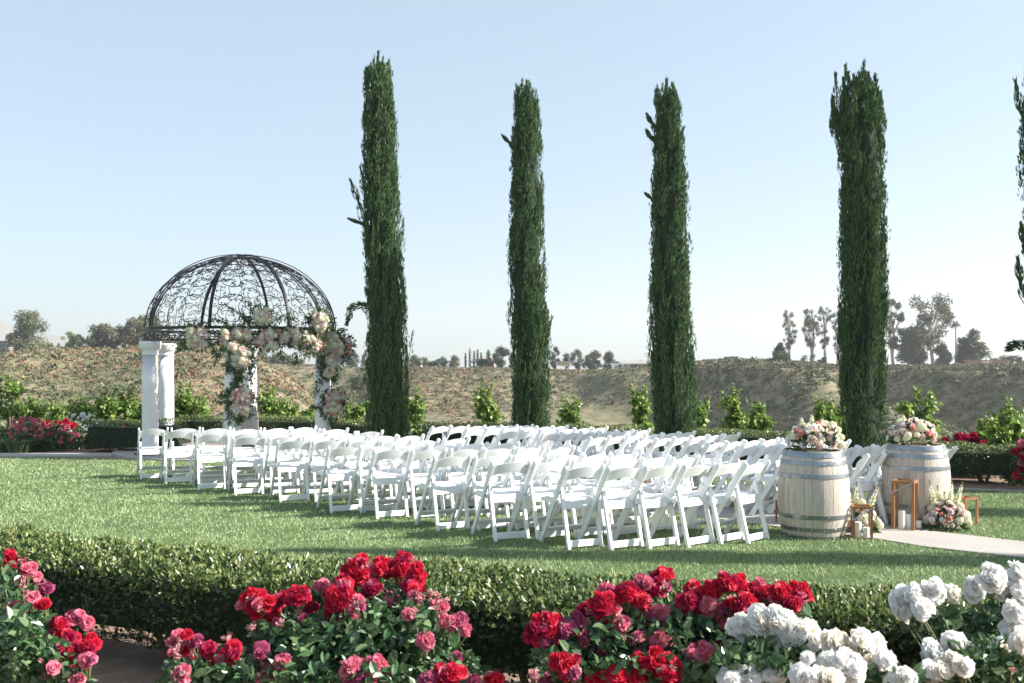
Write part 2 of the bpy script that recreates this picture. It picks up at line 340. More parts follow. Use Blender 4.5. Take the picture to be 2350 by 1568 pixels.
# lawn blades
def grass_blades():
    rng = np.random.default_rng(3); out = []
    Ps = []
    for (y0, y1, dens) in ((4.6,7.5,3000),(7.5,10,2500),(10,13,1500),(13,19,700)):
        xm = y1*.56; n = int((y1-y0)*2*xm*dens); x = rng.uniform(-xm, xm, n); y = rng.uniform(y0, y1, n)
        k = inpoly(x, y, lawn_poly) & ~inpoly(x, y, path_poly) & (((x-GX)/2.47)**2+((y-GY)/2.32)**2 > 1)
        x = x[k]; y = y[k]
        Ps.append(np.stack([x, y, np.full(len(x), .012)], 1))
    Pt = np.concatenate(Ps); n = len(Pt); far = np.clip((Pt[:, 1]-6)/10, 0, 1)
    patch = vnoise(Pt[:, 0]*1.1, Pt[:, 1]*1.1, 11)
    D = np.stack([rng.normal(0, .5, n)+.15, rng.normal(0, .5, n), np.full(n, .85)], 1)
    # tuft leaning by patch
    D[:, 0] += (vnoise(Pt[:, 0]*4, Pt[:, 1]*4, 4)-.5)*1.2; D[:, 1] += (vnoise(Pt[:, 0]*4, Pt[:, 1]*4, 6)-.5)*1.2
    L = rng.uniform(.022, .042, n)*(.85+.35*patch); W = rng.uniform(.004, .007, n)*(1+1.1*far)
    D = nrm(D); S = nrm(np.cross(D, rvec(rng, n)))
    V = np.stack([Pt-S*W[:, None]*.5, Pt+S*W[:, None]*.5, Pt+D*L[:, None]], 1).reshape(-1, 3)
    me = np_mesh('grass', V, np.arange(3*n).reshape(-1, 3), M['grass'])
    o = bpy.data.objects.new('grass', me); link(o); tag(o, 'short mown green lawn grass under and around the white chairs', 'grass', kind='stuff')
grass_blades()

# scrub on the hillsides
def hill_scrub():
    rng = np.random.default_rng(8); b = bmesh.new(); bmesh.ops.create_icosphere(b, subdivisions=1, radius=1.0)
    iv = np.array([v.co[:] for v in b.verts]); ifc = np.array([[v.index for v in f.verts] for f in b.faces]); b.free()
    def scat(name, n, m, y0, y1, u0, u1, dens_seed, thr, size, label, flat=.62):
        y = np.sqrt(rng.uniform(y0*y0, y1*y1, n*6)); u = rng.uniform(u0, u1, n*6); x = (u-U0)*y/F
        d = vnoise(x*.06, y*.06, dens_seed)+.25*vnoise(x*.3, y*.3, dens_seed+1); k = d > thr; x = x[k][:n]; y = y[k][:n]; z = terrain(x, y)
        N = len(x); s = rng.uniform(size[0], size[1], N)*(1+.6*(rng.random(N) > .9))
        K = 14; o3 = rvec(rng, N*K).reshape(N, K, 3)*(rng.random((N, K, 1))**.4); o3[..., 2] = np.abs(o3[..., 2])
        C = o3*s[:, None, None]*np.array([1, 1, flat*1.25]); C[..., 0] *= rng.uniform(.8, 1.5, (N, 1)); C += np.stack([x, y, z-.02], 1)[:, None, :]
        T3 = rvec(rng, N*K*3).reshape(N, K, 3, 3)*s[:, None, None, None]*.52; V = (C[:, :, None, :]+T3).reshape(-1, 3); Fc = np.arange(len(V)).reshape(-1, 3)
        o = bpy.data.objects.new(name, np_mesh(name, V, Fc, m)); link(o); tag(o, label, 'scrub', kind='stuff')
    M['sage'] = mat('sage_scrub', (.085,.10,.05), (.22,.21,.115), rough=1, island=True, scale=.3, c3=(.14,.15,.075))
    M['rust'] = mat('rust_scrub', (.30,.165,.10), (.21,.155,.10), rough=1, island=True, scale=.3, c3=(.27,.175,.12))
    M['dark_sage'] = mat('dark_scrub', (.06,.072,.04), (.15,.15,.09), rough=1, island=True, scale=.3)
    scat('hillside_scrub', 19000, M['sage'], 45, 258, -300, 2700, 20, .42, (.25,.58), 'grey green sage scrub covering the dry hillside behind the vineyard')
    scat('hillside_scrub', 11000, M['rust'], 60, 240, -200, 1150, 40, .52, (.20,.46), 'rust brown dried scrub on the slope behind the gazebo')
    scat('hillside_scrub', 2600, M['rust'], 70, 240, 1250, 2600, 41, .82, (.2,.5), 'rust brown dried scrub patches on the right hand slopes')
    scat('hillside_scrub', 16000, M['dark_sage'], 90, 256, 1500, 2700, 60, .25, (.28,.65), 'dark olive scrub on the folded slopes at right')
    scat('hillside_scrub', 6000, M['sage'], 60, 150, -300, 2700, 25, .30, (.18,.42), 'low sage scrub over the valley bottom beyond the vines')
    scat('hillside_scrub', 5000, M['dark_sage'], 60, 256, -200, 1500, 61, .45, (.25,.6), 'scattered dark bushes on the left and middle slopes')
hill_scrub()

# ------------------------------------------------------------------ far mountain, houses, ridge trees
def mountain():
    rng = np.random.default_rng(2); us = np.linspace(-500, 420, 90)
    prof = interp([(-500,700),(-200,715),(0,736),(25,748),(60,757),(110,768),(160,774),(230,786),(300,800),(420,830)], us)
    d0 = 7000.0; V = []
    for j, (dd, k) in enumerate(((2000, 0), (2200, .45), (2350, .75), (2500, 1.0), (2900, .4))):
        x = (us-U0)*2500/F; z = H+(VH-prof)*2500/F; z = -8+(z+8)*k*(1+.08*(vnoise(us*.05, us*0+j, 3)-.5)*(k < 1))
        V.append(np.stack([x*dd/2500, np.full(90, dd), z], 1))
    V = np.array(V); idx = np.arange(450).reshape(5, 90); Fc = np.stack([idx[:-1,:-1], idx[:-1,1:], idx[1:,1:], idx[1:,:-1]], -1).reshape(-1, 4)
    o = bpy.data.objects.new('hills', np_mesh('hills', V, Fc, mat('far_mountain', (.22,.2,.16), (.3,.26,.2), rough=1, scale=.002), True)); link(o); tag(o, kind='structure')
mountain()
def haze():
    m = bpy.data.materials.new('haze_air'); m.use_nodes = True; t = m.node_tree; t.nodes.remove(t.nodes['Principled BSDF'])
    pv = t.nodes.new('ShaderNodeVolumePrincipled'); pv.inputs['Color'].default_value = (.93,.95,.97,1); pv.inputs['Density'].default_value = .00032; pv.inputs['Anisotropy'].default_value = .3
    t.links.new(pv.outputs[0], t.nodes['Material Output'].inputs['Volume'])
    o = MB().box((0, 1790, 77), (9400, 3640, 190)).obj('haze', m); tag(o, 'thin pale daylight haze over the valley and far ridge', 'haze', kind='stuff')
haze()
def leafm(n, a, b): return mat(n, a, b, rough=.7, island=True, trans=.15, scale=.5)
M['t_olive'] = leafm('olive_crown', (.06,.085,.035), (.17,.18,.09))
M['t_dark'] = leafm('dark_crown', (.028,.05,.024), (.085,.10,.05))
M['t_euc'] = leafm('eucalyptus_crown', (.09,.095,.055), (.22,.19,.12))
M['t_light'] = leafm('light_crown', (.10,.16,.05), (.22,.27,.10))
M['t_pale'] = leafm('pale_bush', (.17,.20,.09), (.33,.34,.17))
M['t_con'] = leafm('conifer_crown', (.045,.07,.035), (.13,.15,.075))
def bg_tree(name, u, vt, vb, w, kind, mk, label, cat_='tree', d=None, seed=0, n=1500, group=None):
    rng = np.random.default_rng(seed+int(u*7)); d = d or RD+4; n = int(n*1.7)
    k = d/F; Ht = (vb-vt)*k; Rw = w*k/2; x0 = (u-U0)*k; z0 = H-(vb-VH)*k-(1.0 if (u < 1500 and d > 200) else .3)
    Rw *= 1.08; root = empty(name, (x0, d, z0), 0, label, cat_, group)
    tk = MB(); clumps = []; r0 = max(Ht*.018, .09)
    if kind == 'round':
        clumps = [(np.array([rng.uniform(-.72, .72)*Rw*math.sin(.5+2.3*t), rng.normal(0, .36)*Rw, Ht*(.12+.76*t)]), Rw*rng.uniform(.28, .48)) for t in np.linspace(0, 1, 20)]
        th = Ht*.35
    elif kind == 'bush':
        clumps = [(np.array([rng.uniform(-.7, .7)*Rw, rng.normal(0, .35)*Rw, Ht*rng.uniform(.15, .7)]), Rw*rng.uniform(.25, .42)) for _ in range(18)]
        th = Ht*.2
    elif kind == 'euc':
        clumps = []
        for _ in range(30):
            t = rng.uniform(.30, .97); a = rng.uniform(0, 6.28); rr = Rw*math.sin(min((t-.25)/.75, 1)*math.pi*.85)*rng.uniform(.4, .95)+.1*Rw
            clumps.append((np.array([rr*math.cos(a), rr*math.sin(a), Ht*t]), Rw*rng.uniform(.20, .36)))
        th = Ht*.9
    elif kind == 'conifer':
        clumps = [(np.array([rng.uniform(-.75, .75)*Rw*(1-t), rng.normal(0, .3)*Rw*(1-t), Ht*(.08+.88*t)]), Rw*(.42*(1-t)+.10)) for t in rng.random(20)]
        th = Ht*.8
    elif kind == 'column':
        clumps = [(np.array([0, 0, Ht*t]), Rw*(.55+.45*math.sin(t*3))) for t in np.linspace(.06, .93, 12)]; th = Ht*.5
    if kind == 'palm':
        tk.tube([(0,0,0), (.1,0,Ht*.5), (0,0,Ht*.9)], [r0*1.1, r0*.8, r0*.8], 6); tk.obj('trunk', M['euctrunk'], root)
        Pt = []; D = []; N = []
        for f in range(34):
            a = rng.uniform(0, 6.28); e = rng.uniform(-.9, 1.2); ln = Rw*rng.uniform(.75, 1.05)
            dr = np.array([math.cos(a)*math.cos(e), math.sin(a)*math.cos(e), math.sin(e)])
            for s in np.linspace(.25, 1, 9):
                p = np.array([0, 0, Ht*.9])+dr*ln*s+np.array([0, 0, -.35*ln*s*s])
                for q in (-1, 1):
                    sd = nrm(np.cross(dr, [0, 0, 1]))*q; Pt.append(p); D.append(sd+dr*.6+np.array([0,0,-.4])); N.append([rng.normal(0, .2), 0, 1])
        V, Fc = leaves(np.array(Pt), np.array(D), np.array(N), Rw*.42, Rw*.09)
        inst('fronds', np_mesh('fronds', V, Fc, M[mk]), root); return root
    tk.tube([(0,0,0), (rng.normal(0, .03)*Ht, 0, th*.5), (rng.normal(0, .04)*Ht, 0, th)], [r0*1.3, r0, r0*.4], 6)
    if kind in ('euc', 'round', 'conifer'):
        for c, r in clumps[:14]:
            zb = min(c[2]*.62, th*.95); tk.tube([(0, 0, zb), (c[0]*.55, c[1]*.55, zb+(c[2]-zb)*.6), tuple(c)], [r0*.55, r0*.35, r0*.15], 4)
    tk.obj('trunk', M['euctrunk'] if kind == 'euc' else M['bark'], root)
    wts = np.array([r**2 for c, r in clumps]); wts /= wts.sum(); ci = rng.choice(len(clumps), n, p=wts)
    C = np.array([c for c, r in clumps])[ci]; Rr = np.array([r for c, r in clumps])[ci]
    o = rvec(rng, n)*(rng.random((n, 1))**.4); Pt = C+o*Rr[:, None]*np.array([1, 1, .85 if kind != 'euc' else 1.1])
    Pt[:, 2] = np.maximum(Pt[:, 2], .15)
    sz = max(.20, min(.46, Rw*.12))
    V, Fc = leaves(Pt, rvec(rng, n)+np.array([0, 0, -.3]), nrm(o)+rvec(rng, n)*.6, rng.uniform(.7, 1.5, n)*sz*1.25, rng.uniform(.7, 1.3, n)*sz*.75)
    inst('crown', np_mesh('crown', V, Fc, M[mk]), root)
    return root
BG = [ # u, v top, v base, width, kind, material, distance, label, count
 (66,702,812,86,'round','t_olive',None,'tall bushy olive green tree, leftmost big tree on the ridge',3200),
 (36,750,806,40,'round','t_pale',None,'paler rounded tree in front of the leftmost big tree',1500),
 (96,770,810,46,'bush','t_light',None,'low light green bush at the right foot of the leftmost big tree',1100),
 (122,772,806,34,'bush','t_olive',None,'small scrubby tree left of the far left house',700),
 (156,750,806,34,'round','t_light',None,'bright green tree standing before the dark roofed house, left one',1300),
 (180,756,806,34,'round','t_light',None,'bright green tree before the dark roofed house, right one',1300),
 (224,733,808,58,'round','t_dark',None,'dark brown green tree right of the dark roofed house',2200),
 (248,732,804,54,'round','t_euc',None,'broad eucalyptus next to the dark tree by the left house',2000),
 (280,736,810,60,'round','t_euc',None,'thin eucalyptus with visible trunks left of the gazebo dome',1500),
 (312,726,810,58,'euc','t_euc',None,'taller eucalyptus just left of the gazebo dome',2000),
 (340,716,810,56,'euc','t_olive',None,'tallest eucalyptus behind the left rim of the gazebo dome',2000),
 (380,742,808,46,'euc','t_olive',None,'grey eucalyptus seen through the left of the dome',1800),
 (258,797,836,48,'bush','t_pale',150,'round pale yellow green bush on the slope below the left house',1900),
 (205,800,826,44,'bush','t_dark',152,'dark low shrubs on the slope left of the pale round bush',1200),
 (600,786,838,60,'bush','t_euc',None,'grey brush under the flower garland, left clump',1500),
 (650,792,846,56,'bush','t_olive',None,'grey green brush below the garland, right clump',1500),
 (684,806,842,30,'bush','t_olive',None,'small brush left of the white trailer behind the gazebo',900),
 (808,795,838,34,'round','t_dark',None,'dark round tree between the gazebo and the first cypress',1500),
 (838,800,836,24,'round','t_olive',None,'small tree half hidden by the left side of the first cypress',1000),
 (823,848,896,34,'bush','t_olive',170,'grey green lone bush on the slope left of the first cypress',1500),
 (955,806,836,30,'round','t_olive',None,'small olive tree behind the little white house',1100),
 (975,810,836,20,'round','t_light',None,'small light green tree right of the little white house',900),
 (994,818,836,30,'bush','t_dark',None,'low dark green bushes on the ridge, left of the brown tree',900),
 (1018,810,836,22,'round','t_light',None,'light green ridge tree beside the brown rounded tree',900),
 (1042,806,838,28,'round','t_euc',None,'brown rounded tree on the ridge left of the skinny cypresses',1300),
 (1120,790,836,14,'round','t_light',None,'small light tree just behind the pink house roof',700),
 (1152,786,838,40,'round','t_dark',None,'dark spreading tree right of the pink house',1900),
 (1174,800,838,20,'round','t_dark',None,'dark tree at the left edge of the second cypress',900),
 (1275,784,840,26,'round','t_dark',None,'dark pine just right of the second cypress',1500),
 (1300,800,838,20,'round','t_olive',None,'thin small tree behind the cream shed',800),
 (1322,791,840,30,'round','t_con',None,'grey green upright tree right of the cream shed',1400),
 (1345,806,841,20,'bush','t_light',None,'small green bush between the two ridge groves',700),
 (1364,794,842,38,'round','t_euc',None,'brown crowned broad tree, larger of the pair by the long house',1800),
 (1396,797,842,34,'round','t_dark',None,'dark branching tree just left of the long white house',1500),
 (1457,824,840,20,'bush','t_dark',None,'round bush before the long white house, left',700),
 (1478,824,840,20,'bush','t_olive',None,'round bush before the long white house, right',700),
 (1790,780,844,60,'conifer','t_con',225,'dense grey green conifer on the brow left of the eucalyptus row',3800),
 (1812,706,838,32,'euc','t_euc',None,'slender eucalyptus rising behind the dense conifer',1500),
 (1861,699,836,36,'euc','t_euc',None,'leftmost tall eucalyptus of the row before the fourth cypress',1800),
 (1893,698,836,30,'euc','t_euc',None,'middle tall eucalyptus of the row before the fourth cypress',1600),
 (1922,710,836,30,'euc','t_olive',None,'eucalyptus touching the left side of the fourth cypress',1500),
 (1888,812,838,24,'bush','t_dark',None,'low dark tree under the eucalyptus row',900),
 (2050,686,838,44,'euc','t_con',None,'tall grey tree right behind the fourth cypress',2600),
 (2090,746,839,64,'round','t_olive',None,'broad grey green tree left of the tallest eucalyptus',3000),
 (2142,674,838,88,'euc','t_euc',None,'tallest spreading eucalyptus with open crown right of centre ridge',2600),
 (2160,786,840,50,'round','t_con',None,'low weeping tree below the tallest eucalyptus',2200),
 (2110,794,840,40,'round','t_dark',None,'dark low tree under the left of the tallest eucalyptus',1500),
 (2214,770,838,44,'round','t_dark',None,'dark leafy tree right behind the fan palm',2200),
 (2238,747,837,48,'round','t_olive',None,'grey round tree right of the fan palm',2400),
 (2290,808,838,30,'bush','t_light',None,'light green shrubs beside the terrace at right',1000),
 (2315,806,836,30,'bush','t_olive',None,'green tree beyond the terrace parasols',1000),
 (2345,810,836,26,'bush','t_dark',None,'small dark tree at the right edge of the ridge',800),
 (2090,962,1000,44,'bush','t_pale',95,'pale sage bush low on the slope right of the fourth cypress, left one',1300),
 (2135,966,1006,44,'bush','t_pale',95,'pale sage bush low on the slope above the red roses',1300),
]
for i, (u, vt, vb, w, kd, mk, d, lb, n) in enumerate(BG):
    bg_tree('shrub' if kd == 'bush' else 'eucalyptus_tree' if kd == 'euc' else 'conifer_tree' if kd == 'conifer' else 'ridge_tree', u, vt, vb, w, kd, mk, lb, 'bush' if kd == 'bush' else 'tree', d, i, n)
for i, (u, vt, w) in enumerate(((1068,800,4),(1078,790,5),(1088,796,4),(1096,792,4),(1104,800,3.5))):
    bg_tree('ridge_cypress', u, vt, 836, w, 'column', 't_dark', 'pencil thin cypress left of the pink house, number %s from the left' % ('first','second','third','fourth','fifth')[i] if False else '%s pencil thin cypress in the row left of the pink house' % ('leftmost','second','middle','fourth','rightmost')[i], 'tree', None, i, 260, 'pencil cypresses beside the pink house')
bg_tree('fan_palm', 2193, 729, 838, 20, 'palm', 't_dark', 'tall fan palm with small round head beside the tallest eucalyptus', 'palm')
for i, (u, vt, w, lb) in enumerate(((1846,815,16,'small palm at the foot of the leftmost eucalyptus'),(1866,812,16,'small palm under the eucalyptus row, beside the pole'),(2228,806,26,'yellowing palm left of the terrace fence'),(2262,800,28,'green palm above the terrace fence'))):
    bg_tree('palm_tree', u, vt, 838, w, 'palm', 't_light' if i > 1 else 't_dark', lb, 'palm')

M['wallw'] = mat('white_wall', (.62,.60,.57), (.55,.53,.5), rough=.9, scale=.6)
M['wallp'] = mat('pink_wall', (.50,.28,.21), (.42,.23,.17), rough=.9, scale=.6)
M['wallg'] = mat('grey_wall', (.30,.29,.28), (.24,.23,.22), rough=.9, scale=.6)
M['roofb'] = mat('brown_roof', (.16,.12,.10), (.11,.085,.07), rough=.9, scale=2)
M['rooft'] = mat('tan_roof', (.36,.24,.18), (.28,.18,.13), rough=.9, scale=2)
M['roofg'] = mat('grey_roof', (.33,.31,.30), (.26,.25,.24), rough=.9, scale=2)
M['pane'] = mat('window_pane', (.10,.13,.16), (.06,.08,.10), rough=.15, scale=.5)
M['cream'] = mat('cream_metal', (.62,.54,.36), (.55,.47,.3), rough=.6, scale=1)
M['bluec'] = mat('blue_crate', (.12,.25,.45), (.09,.2,.38), rough=.6, scale=2)
M['brownc'] = mat('brown_crate', (.27,.15,.09), (.2,.11,.07), rough=.8, scale=2)
def house(u0, u1, vb, hw, hr, wm, rm, label, gable=True, wins=4, d=None, depth=8, chim=False, dorm=0, name='house', door=False):
    d = d or RD+6; k = d/F; x0 = (u0-U0)*k; x1 = (u1-U0)*k; w = x1-x0; z0 = H-(vb-VH)*k-.8; hw *= k; hr *= k
    r = empty(name, ((x0+x1)/2, d, z0), 0, label, 'house')
    MB().box((0, depth/2, hw/2), (w, depth, hw)).obj('wall', wm, r)
    o = .35; b = MB()
    b.add([(-w/2-o,-o,hw),(w/2+o,-o,hw),(w/2+o,depth+o,hw),(-w/2-o,depth+o,hw),(-w/2+(0 if gable else w*.12),depth/2,hw+hr),(w/2-(0 if gable else w*.12),depth/2,hw+hr)],[(0,1,5,4),(2,3,4,5),(1,2,5),(3,0,4),(3,2,1,0)])
    rf = b.obj('roof', rm, r)
    if chim: MB().box((w*.25, depth/2, hw+hr*.9), (.7,.7,hr*.9)).obj('chimney', wm, rf)
    for i in range(wins):
        cx = -w/2+w*(i+.5)/wins; f = MB().box((cx, -.06, hw*.52), (min(w/wins*.5, 1.6), .12, hw*.42)).obj('window', M['wallw'], r)
        MB().box((cx, -.13, hw*.52), (min(w/wins*.5, 1.6)*.84, .04, hw*.34)).obj('pane', M['pane'], f)
    for i in range(dorm):
        cx = -w*.25+w*.5*i; b = MB(); b.box((cx, depth*.2, hw+hr*.42), (w*.16, depth*.3, hr*.5)); dm = b.obj('dormer', wm, r)
        MB().add([(cx-w*.1, depth*.02, hw+hr*.67),(cx+w*.1, depth*.02, hw+hr*.67),(cx, depth*.02, hw+hr*.95),(cx-w*.1, depth*.45, hw+hr*.67),(cx+w*.1, depth*.45, hw+hr*.67),(cx, depth*.45, hw+hr*.95)],[(0,1,2),(3,5,4),(0,2,5,3),(1,4,5,2),(0,3,4,1)]).obj('dormer_roof', rm, dm)
        MB().box((cx, depth*.04, hw+hr*.42), (w*.09, .05, hr*.3)).obj('pane', M['pane'], dm)
    return r
house(113,178,805,11,7,M['wallg'],M['roofb'],'low dark roofed house half hidden by the bright green trees',wins=4)
house(184,226,808,11,10,M['wallg'],M['roofb'],'gabled brown house wing right of the bright green trees',wins=3,d=RD+2,depth=7)
house(-30,10,805,28,3,M['wallg'],M['wallg'],'plain grey shed cut by the left picture edge',wins=1)
house(690,742,838,9,3,M['wallw'],M['roofg'],'low white building behind the right gazebo column',wins=5)
house(938,966,837,9,5,M['wallw'],M['roofg'],'little white house right of the first cypress',wins=3)
house(1093,1134,836,11,11,M['wallp'],M['rooft'],'pink two storey house with two dormers on the ridge',wins=4,dorm=2)
house(1416,1496,840,12,7,M['wallw'],M['roofg'],'long white house with grey roof left of the third cypress',wins=6,chim=True,gable=False)
def far_box(name, u0, u1, v0, v1, m, label, cat_, d=None, dep=2.2, extra=None):
    d = d or RD+3; k = d/F; a = P((u0+u1)/2, v1, d); r = empty(name, tuple(a), 0, label, cat_); w = (u1-u0)*k; h = (v1-v0)*k
    MB().box((0, dep/2, h/2), (w, dep, h)).obj('body', m, r, bevel=.08)
    MB().box((0, -.03, h*.55), (w*.8, .05, h*.12)).obj('batten', M['roofb'] if m is not M['bluec'] else M['wallw'], r)
    MB().box((0, dep/2, h+.06), (w*1.05, dep*1.05, .12)).obj('lid', M['roofg'], r)
    return r
far_box('wooden_crate', 1665,1679,820,831,M['brownc'],'brown crate with white stripes on the brow, left of blue one','crate')
far_box('storage_box', 1680,1695,819,831,M['bluec'],'blue topped box on the hill brow','crate')
far_box('storage_box', 1696,1704,824,831,M['roofg'],'small pale box right of the blue one on the brow','crate')
far_box('shed', 1285,1309,830,841,M['cream'],'small cream shed right of the second cypress','shed',dep=3)
def car(u, v, m, label, L=4.6):
    d = RD+3; r = empty('parked_car', tuple(P(u, v, d)), 0, label, 'car')
    b = MB(); prof = [(-L/2,.35),(-L/2,.85),(-L*.3,.95),(-L*.18,1.45),(L*.2,1.48),(L*.33,.98),(L/2,.85),(L/2,.35)]
    n = len(prof); b.add([(x,0,z) for x,z in prof]+[(x,1.8,z) for x,z in prof],[tuple(range(n)),tuple(range(n,2*n))[::-1]]+[(i,(i+1)%n,(i+1)%n+n,i+n)[::-1] for i in range(n)]); b.obj('body', m, r)
    MB().add([(-L*.27,-.01,1.0),(L*.29,-.01,1.0),(L*.18,-.01,1.38),(-L*.16,-.01,1.38)],[(0,1,2,3)]).obj('window', M['pane'], r)
    for s in (-1, 1): MB().lathe([(.34,-.12),(.34,.12)], 14, Matrix.Translation((s*L*.31,.05,.34)) @ Matrix.Rotation(R_(90),4,'X')).obj('wheel', M['iron'], r)
car(1100,836,M['wallg'],'grey car parked in front of the pink house')
car(1114,836.5,M['pane'],'dark car parked right of the grey one at the pink house')
car(1011,836,M['pane'],'dark car parked under the low ridge bushes')
car(1411,842,M['wallw'],'white car parked left of the long white house')
def terrace():
    d = RD+1; 
    for (u0, u1, lb) in ((2212,2262,'dark terrace fence below the yellowing palm'),(2263,2318,'dark terrace fence beneath the parasols')):
        a = P(u0, 838, d); b2 = P(u1, 838, d); r = empty('terrace_fence', tuple(a), 0, lb, 'fence'); w = b2[0]-a[0]; n = int(w/.8)
        for i in range(n+1): MB().box((i*w/n, 0, .75), (.12,.08,1.5)).obj('post', M['roofb'], r)
        for z in (.4,.8,1.2): MB().box((w/2,-.06,z),(w,.04,.3)).obj('board', M['brownc'], r)
    for (u, lb) in ((2308,'grey patio parasol, left of the pair on the ridge terrace'),(2338,'grey patio parasol, right of the pair on the ridge terrace')):
        r = empty('parasol', tuple(P(u, 838, RD+4)), 0, lb, 'parasol', 'parasols on the ridge terrace')
        MB().tube([(0,0,0),(0,0,2.5)], .05, 6).obj('pole', M['roofb'], r); MB().lathe([(1.35,2.05),(1.3,2.1),(.05,2.75)], 8).obj('canopy', M['roofg'], r)
terrace()
def pole():
    r = empty('utility_pole', tuple(P(1488, 840, RD+30)), 0, 'thin utility pole with crossarm beside the long white house', 'pole')
    MB().tube([(0,0,0),(0,0,3.9)], .13, 6).obj('mast', M['bark'], r); MB().box((0,0,3.5),(2.6,.15,.15)).obj('crossarm', M['bark'], r); MB().box((0,0,2.9),(1.8,.15,.15)).obj('crossarm', M['bark'], r)
    for i, (u, v, lb) in enumerate(((1767,856,'pale marker post below the conifer on the slope'),(1839,860,'thin marker post on the slope under the eucalyptus row'))):
        r = empty('marker_post', tuple(P(u, v, 215)), 0, lb, 'post'); MB().tube([(0,0,-1),(0,0,1.7)], .06, 6).obj('shaft', M['euctrunk'], r); MB().lathe([(.07,1.7),(.07,1.85),(.01,1.9)],6).obj('cap', M['wallw'], r)
pole()

# ------------------------------------------------------------------ cypress trees
def cypress(x, y, prof, Ht, lean, label, seed, tops=None, extra=(), n=640):
    rng = np.random.default_rng(seed); root = empty('cypress_tree', (x, y, 0), 0, label, 'tree', 'tall cypress trees along the edge of the lawn')
    pr = np.array(prof)                                       # (height fraction, radius)
    rad = lambda t: np.interp(t, pr[:, 0], pr[:, 1])
    MB().tube([(0,0,-.05),(0,0,.5),(lean*.3,0,Ht*.5)], [.13,.11,.05], 8).obj('trunk', M['bark'], root)
    # inner mass
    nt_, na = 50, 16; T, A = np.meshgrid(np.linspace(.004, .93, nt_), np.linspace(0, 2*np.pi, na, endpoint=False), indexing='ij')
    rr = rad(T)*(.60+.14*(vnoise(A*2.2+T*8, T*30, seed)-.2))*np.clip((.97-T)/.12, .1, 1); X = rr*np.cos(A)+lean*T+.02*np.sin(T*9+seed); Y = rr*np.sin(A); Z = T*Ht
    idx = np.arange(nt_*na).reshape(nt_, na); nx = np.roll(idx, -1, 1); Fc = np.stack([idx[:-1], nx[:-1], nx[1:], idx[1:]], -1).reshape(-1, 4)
    ropes = np.arange(13)*2*np.pi/13+rng.normal(0, .10, 13); tw = rng.normal(0, .12)+rng.normal(0, .06, 13)
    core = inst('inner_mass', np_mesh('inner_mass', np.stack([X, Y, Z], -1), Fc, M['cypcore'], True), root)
    parts = []
    def plume(base, ax, ln, wr, ns):
        s = rng.random(ns)**.8; o = rvec(rng, ns)*wr*(np.sin(np.clip(s*1.15+.15, 0, 1)*np.pi)[:, None]*.9+.12)
        Pt = base+ax*ln*s[:, None]+o; D = ax+nrm(o)*.34+np.array([0, 0, .3]); parts.append(leaves(Pt, D, rvec(rng, ns), rng.uniform(.045, .10, ns), rng.uniform(.010, .019, ns)))
    for i in range(n):
        t = rng.random()**.95*.95; k_ = rng.integers(13); j_ = rng.normal(0, .13); a = ropes[k_]+tw[k_]*t*2.2+.12*math.sin(t*11+k_)+j_; r = rad(t)*(.93-1.1*abs(j_)-.10*rng.random()**2) if rng.random() < .78 else rad(t)*rng.uniform(.66, .80)
        if rng.random() < .22: a = rng.uniform(0, 2*np.pi); r = rad(t)*rng.uniform(.72, .82)
        out = np.array([math.cos(a), math.sin(a), 0]); tan = np.array([-math.sin(a), math.cos(a), 0])
        base = out*r+np.array([lean*t+.02*math.sin(t*9+seed), 0, t*Ht-.12]); ax = nrm(np.array([0, 0, 1.0])+out*rng.uniform(-.05, .06)*(3 if rng.random() < .05 else 1)+tan*rng.normal(.05, .12))
        plume(base, ax, rng.uniform(.40, .90)*(1-.62*t), rng.uniform(.040, .075), 64)
    for (dx, dy, t0, ln, wr) in (tops or [(0,0,.90,.62,.075),(.045,0,.88,.55,.07),(-.045,.04,.87,.5,.07),(0,-.05,.86,.6,.07),(.09,.0,.85,.5,.06),(-.09,.0,.84,.5,.06)]):
        for q in range(3): plume(np.array([lean*t0+dx+rng.normal(0, .02), dy, t0*Ht]), nrm(np.array([dx*.25, 0, 1.0])), ln*(1-.15*q), wr, 220)
    V, Fc = cat(parts); inst('crown', np_mesh('crown', V, Fc, M['cyp']), root)
    for (z, pts, wr) in extra:                                # stray branches standing off the column
        parts = []; B = MB(); pp = [np.array(p) for p in pts]; B.tube(pp, [.02]+[.008]*(len(pp)-1), 4)
        br = B.obj('stray_branch', M['twig'], root)
        for i in range(len(pp)-1):
            ax = pp[i+1]-pp[i]; ln = np.linalg.norm(ax); plume(pp[i], ax/ln, ln*1.1, wr*(1-.22*i), 200)
        V, Fc = cat(parts); inst('spray', np_mesh('spray', V, Fc, M['cyp']), br)
    return root
def xz(u, v, cu, d, y=0): return ((u-cu)/PX(d), y, H-(v-VH)/PX(d))
D1, D2, D3, D4, D5 = 18.1, 19.0, 17.5, 15.6, 13.6
def cyp_at(u, d, vt, widths, utop, label, seed, **k):
    Ht = H-(vt-VH)/PX(d); pr = sorted([((H-(v-VH)/PX(d))/Ht, w/2/PX(d)*1.07) for v, w in widths])
    return cypress((u-U0)*d/F, d, pr, Ht, (utop-u)/PX(d), label, seed, **k)
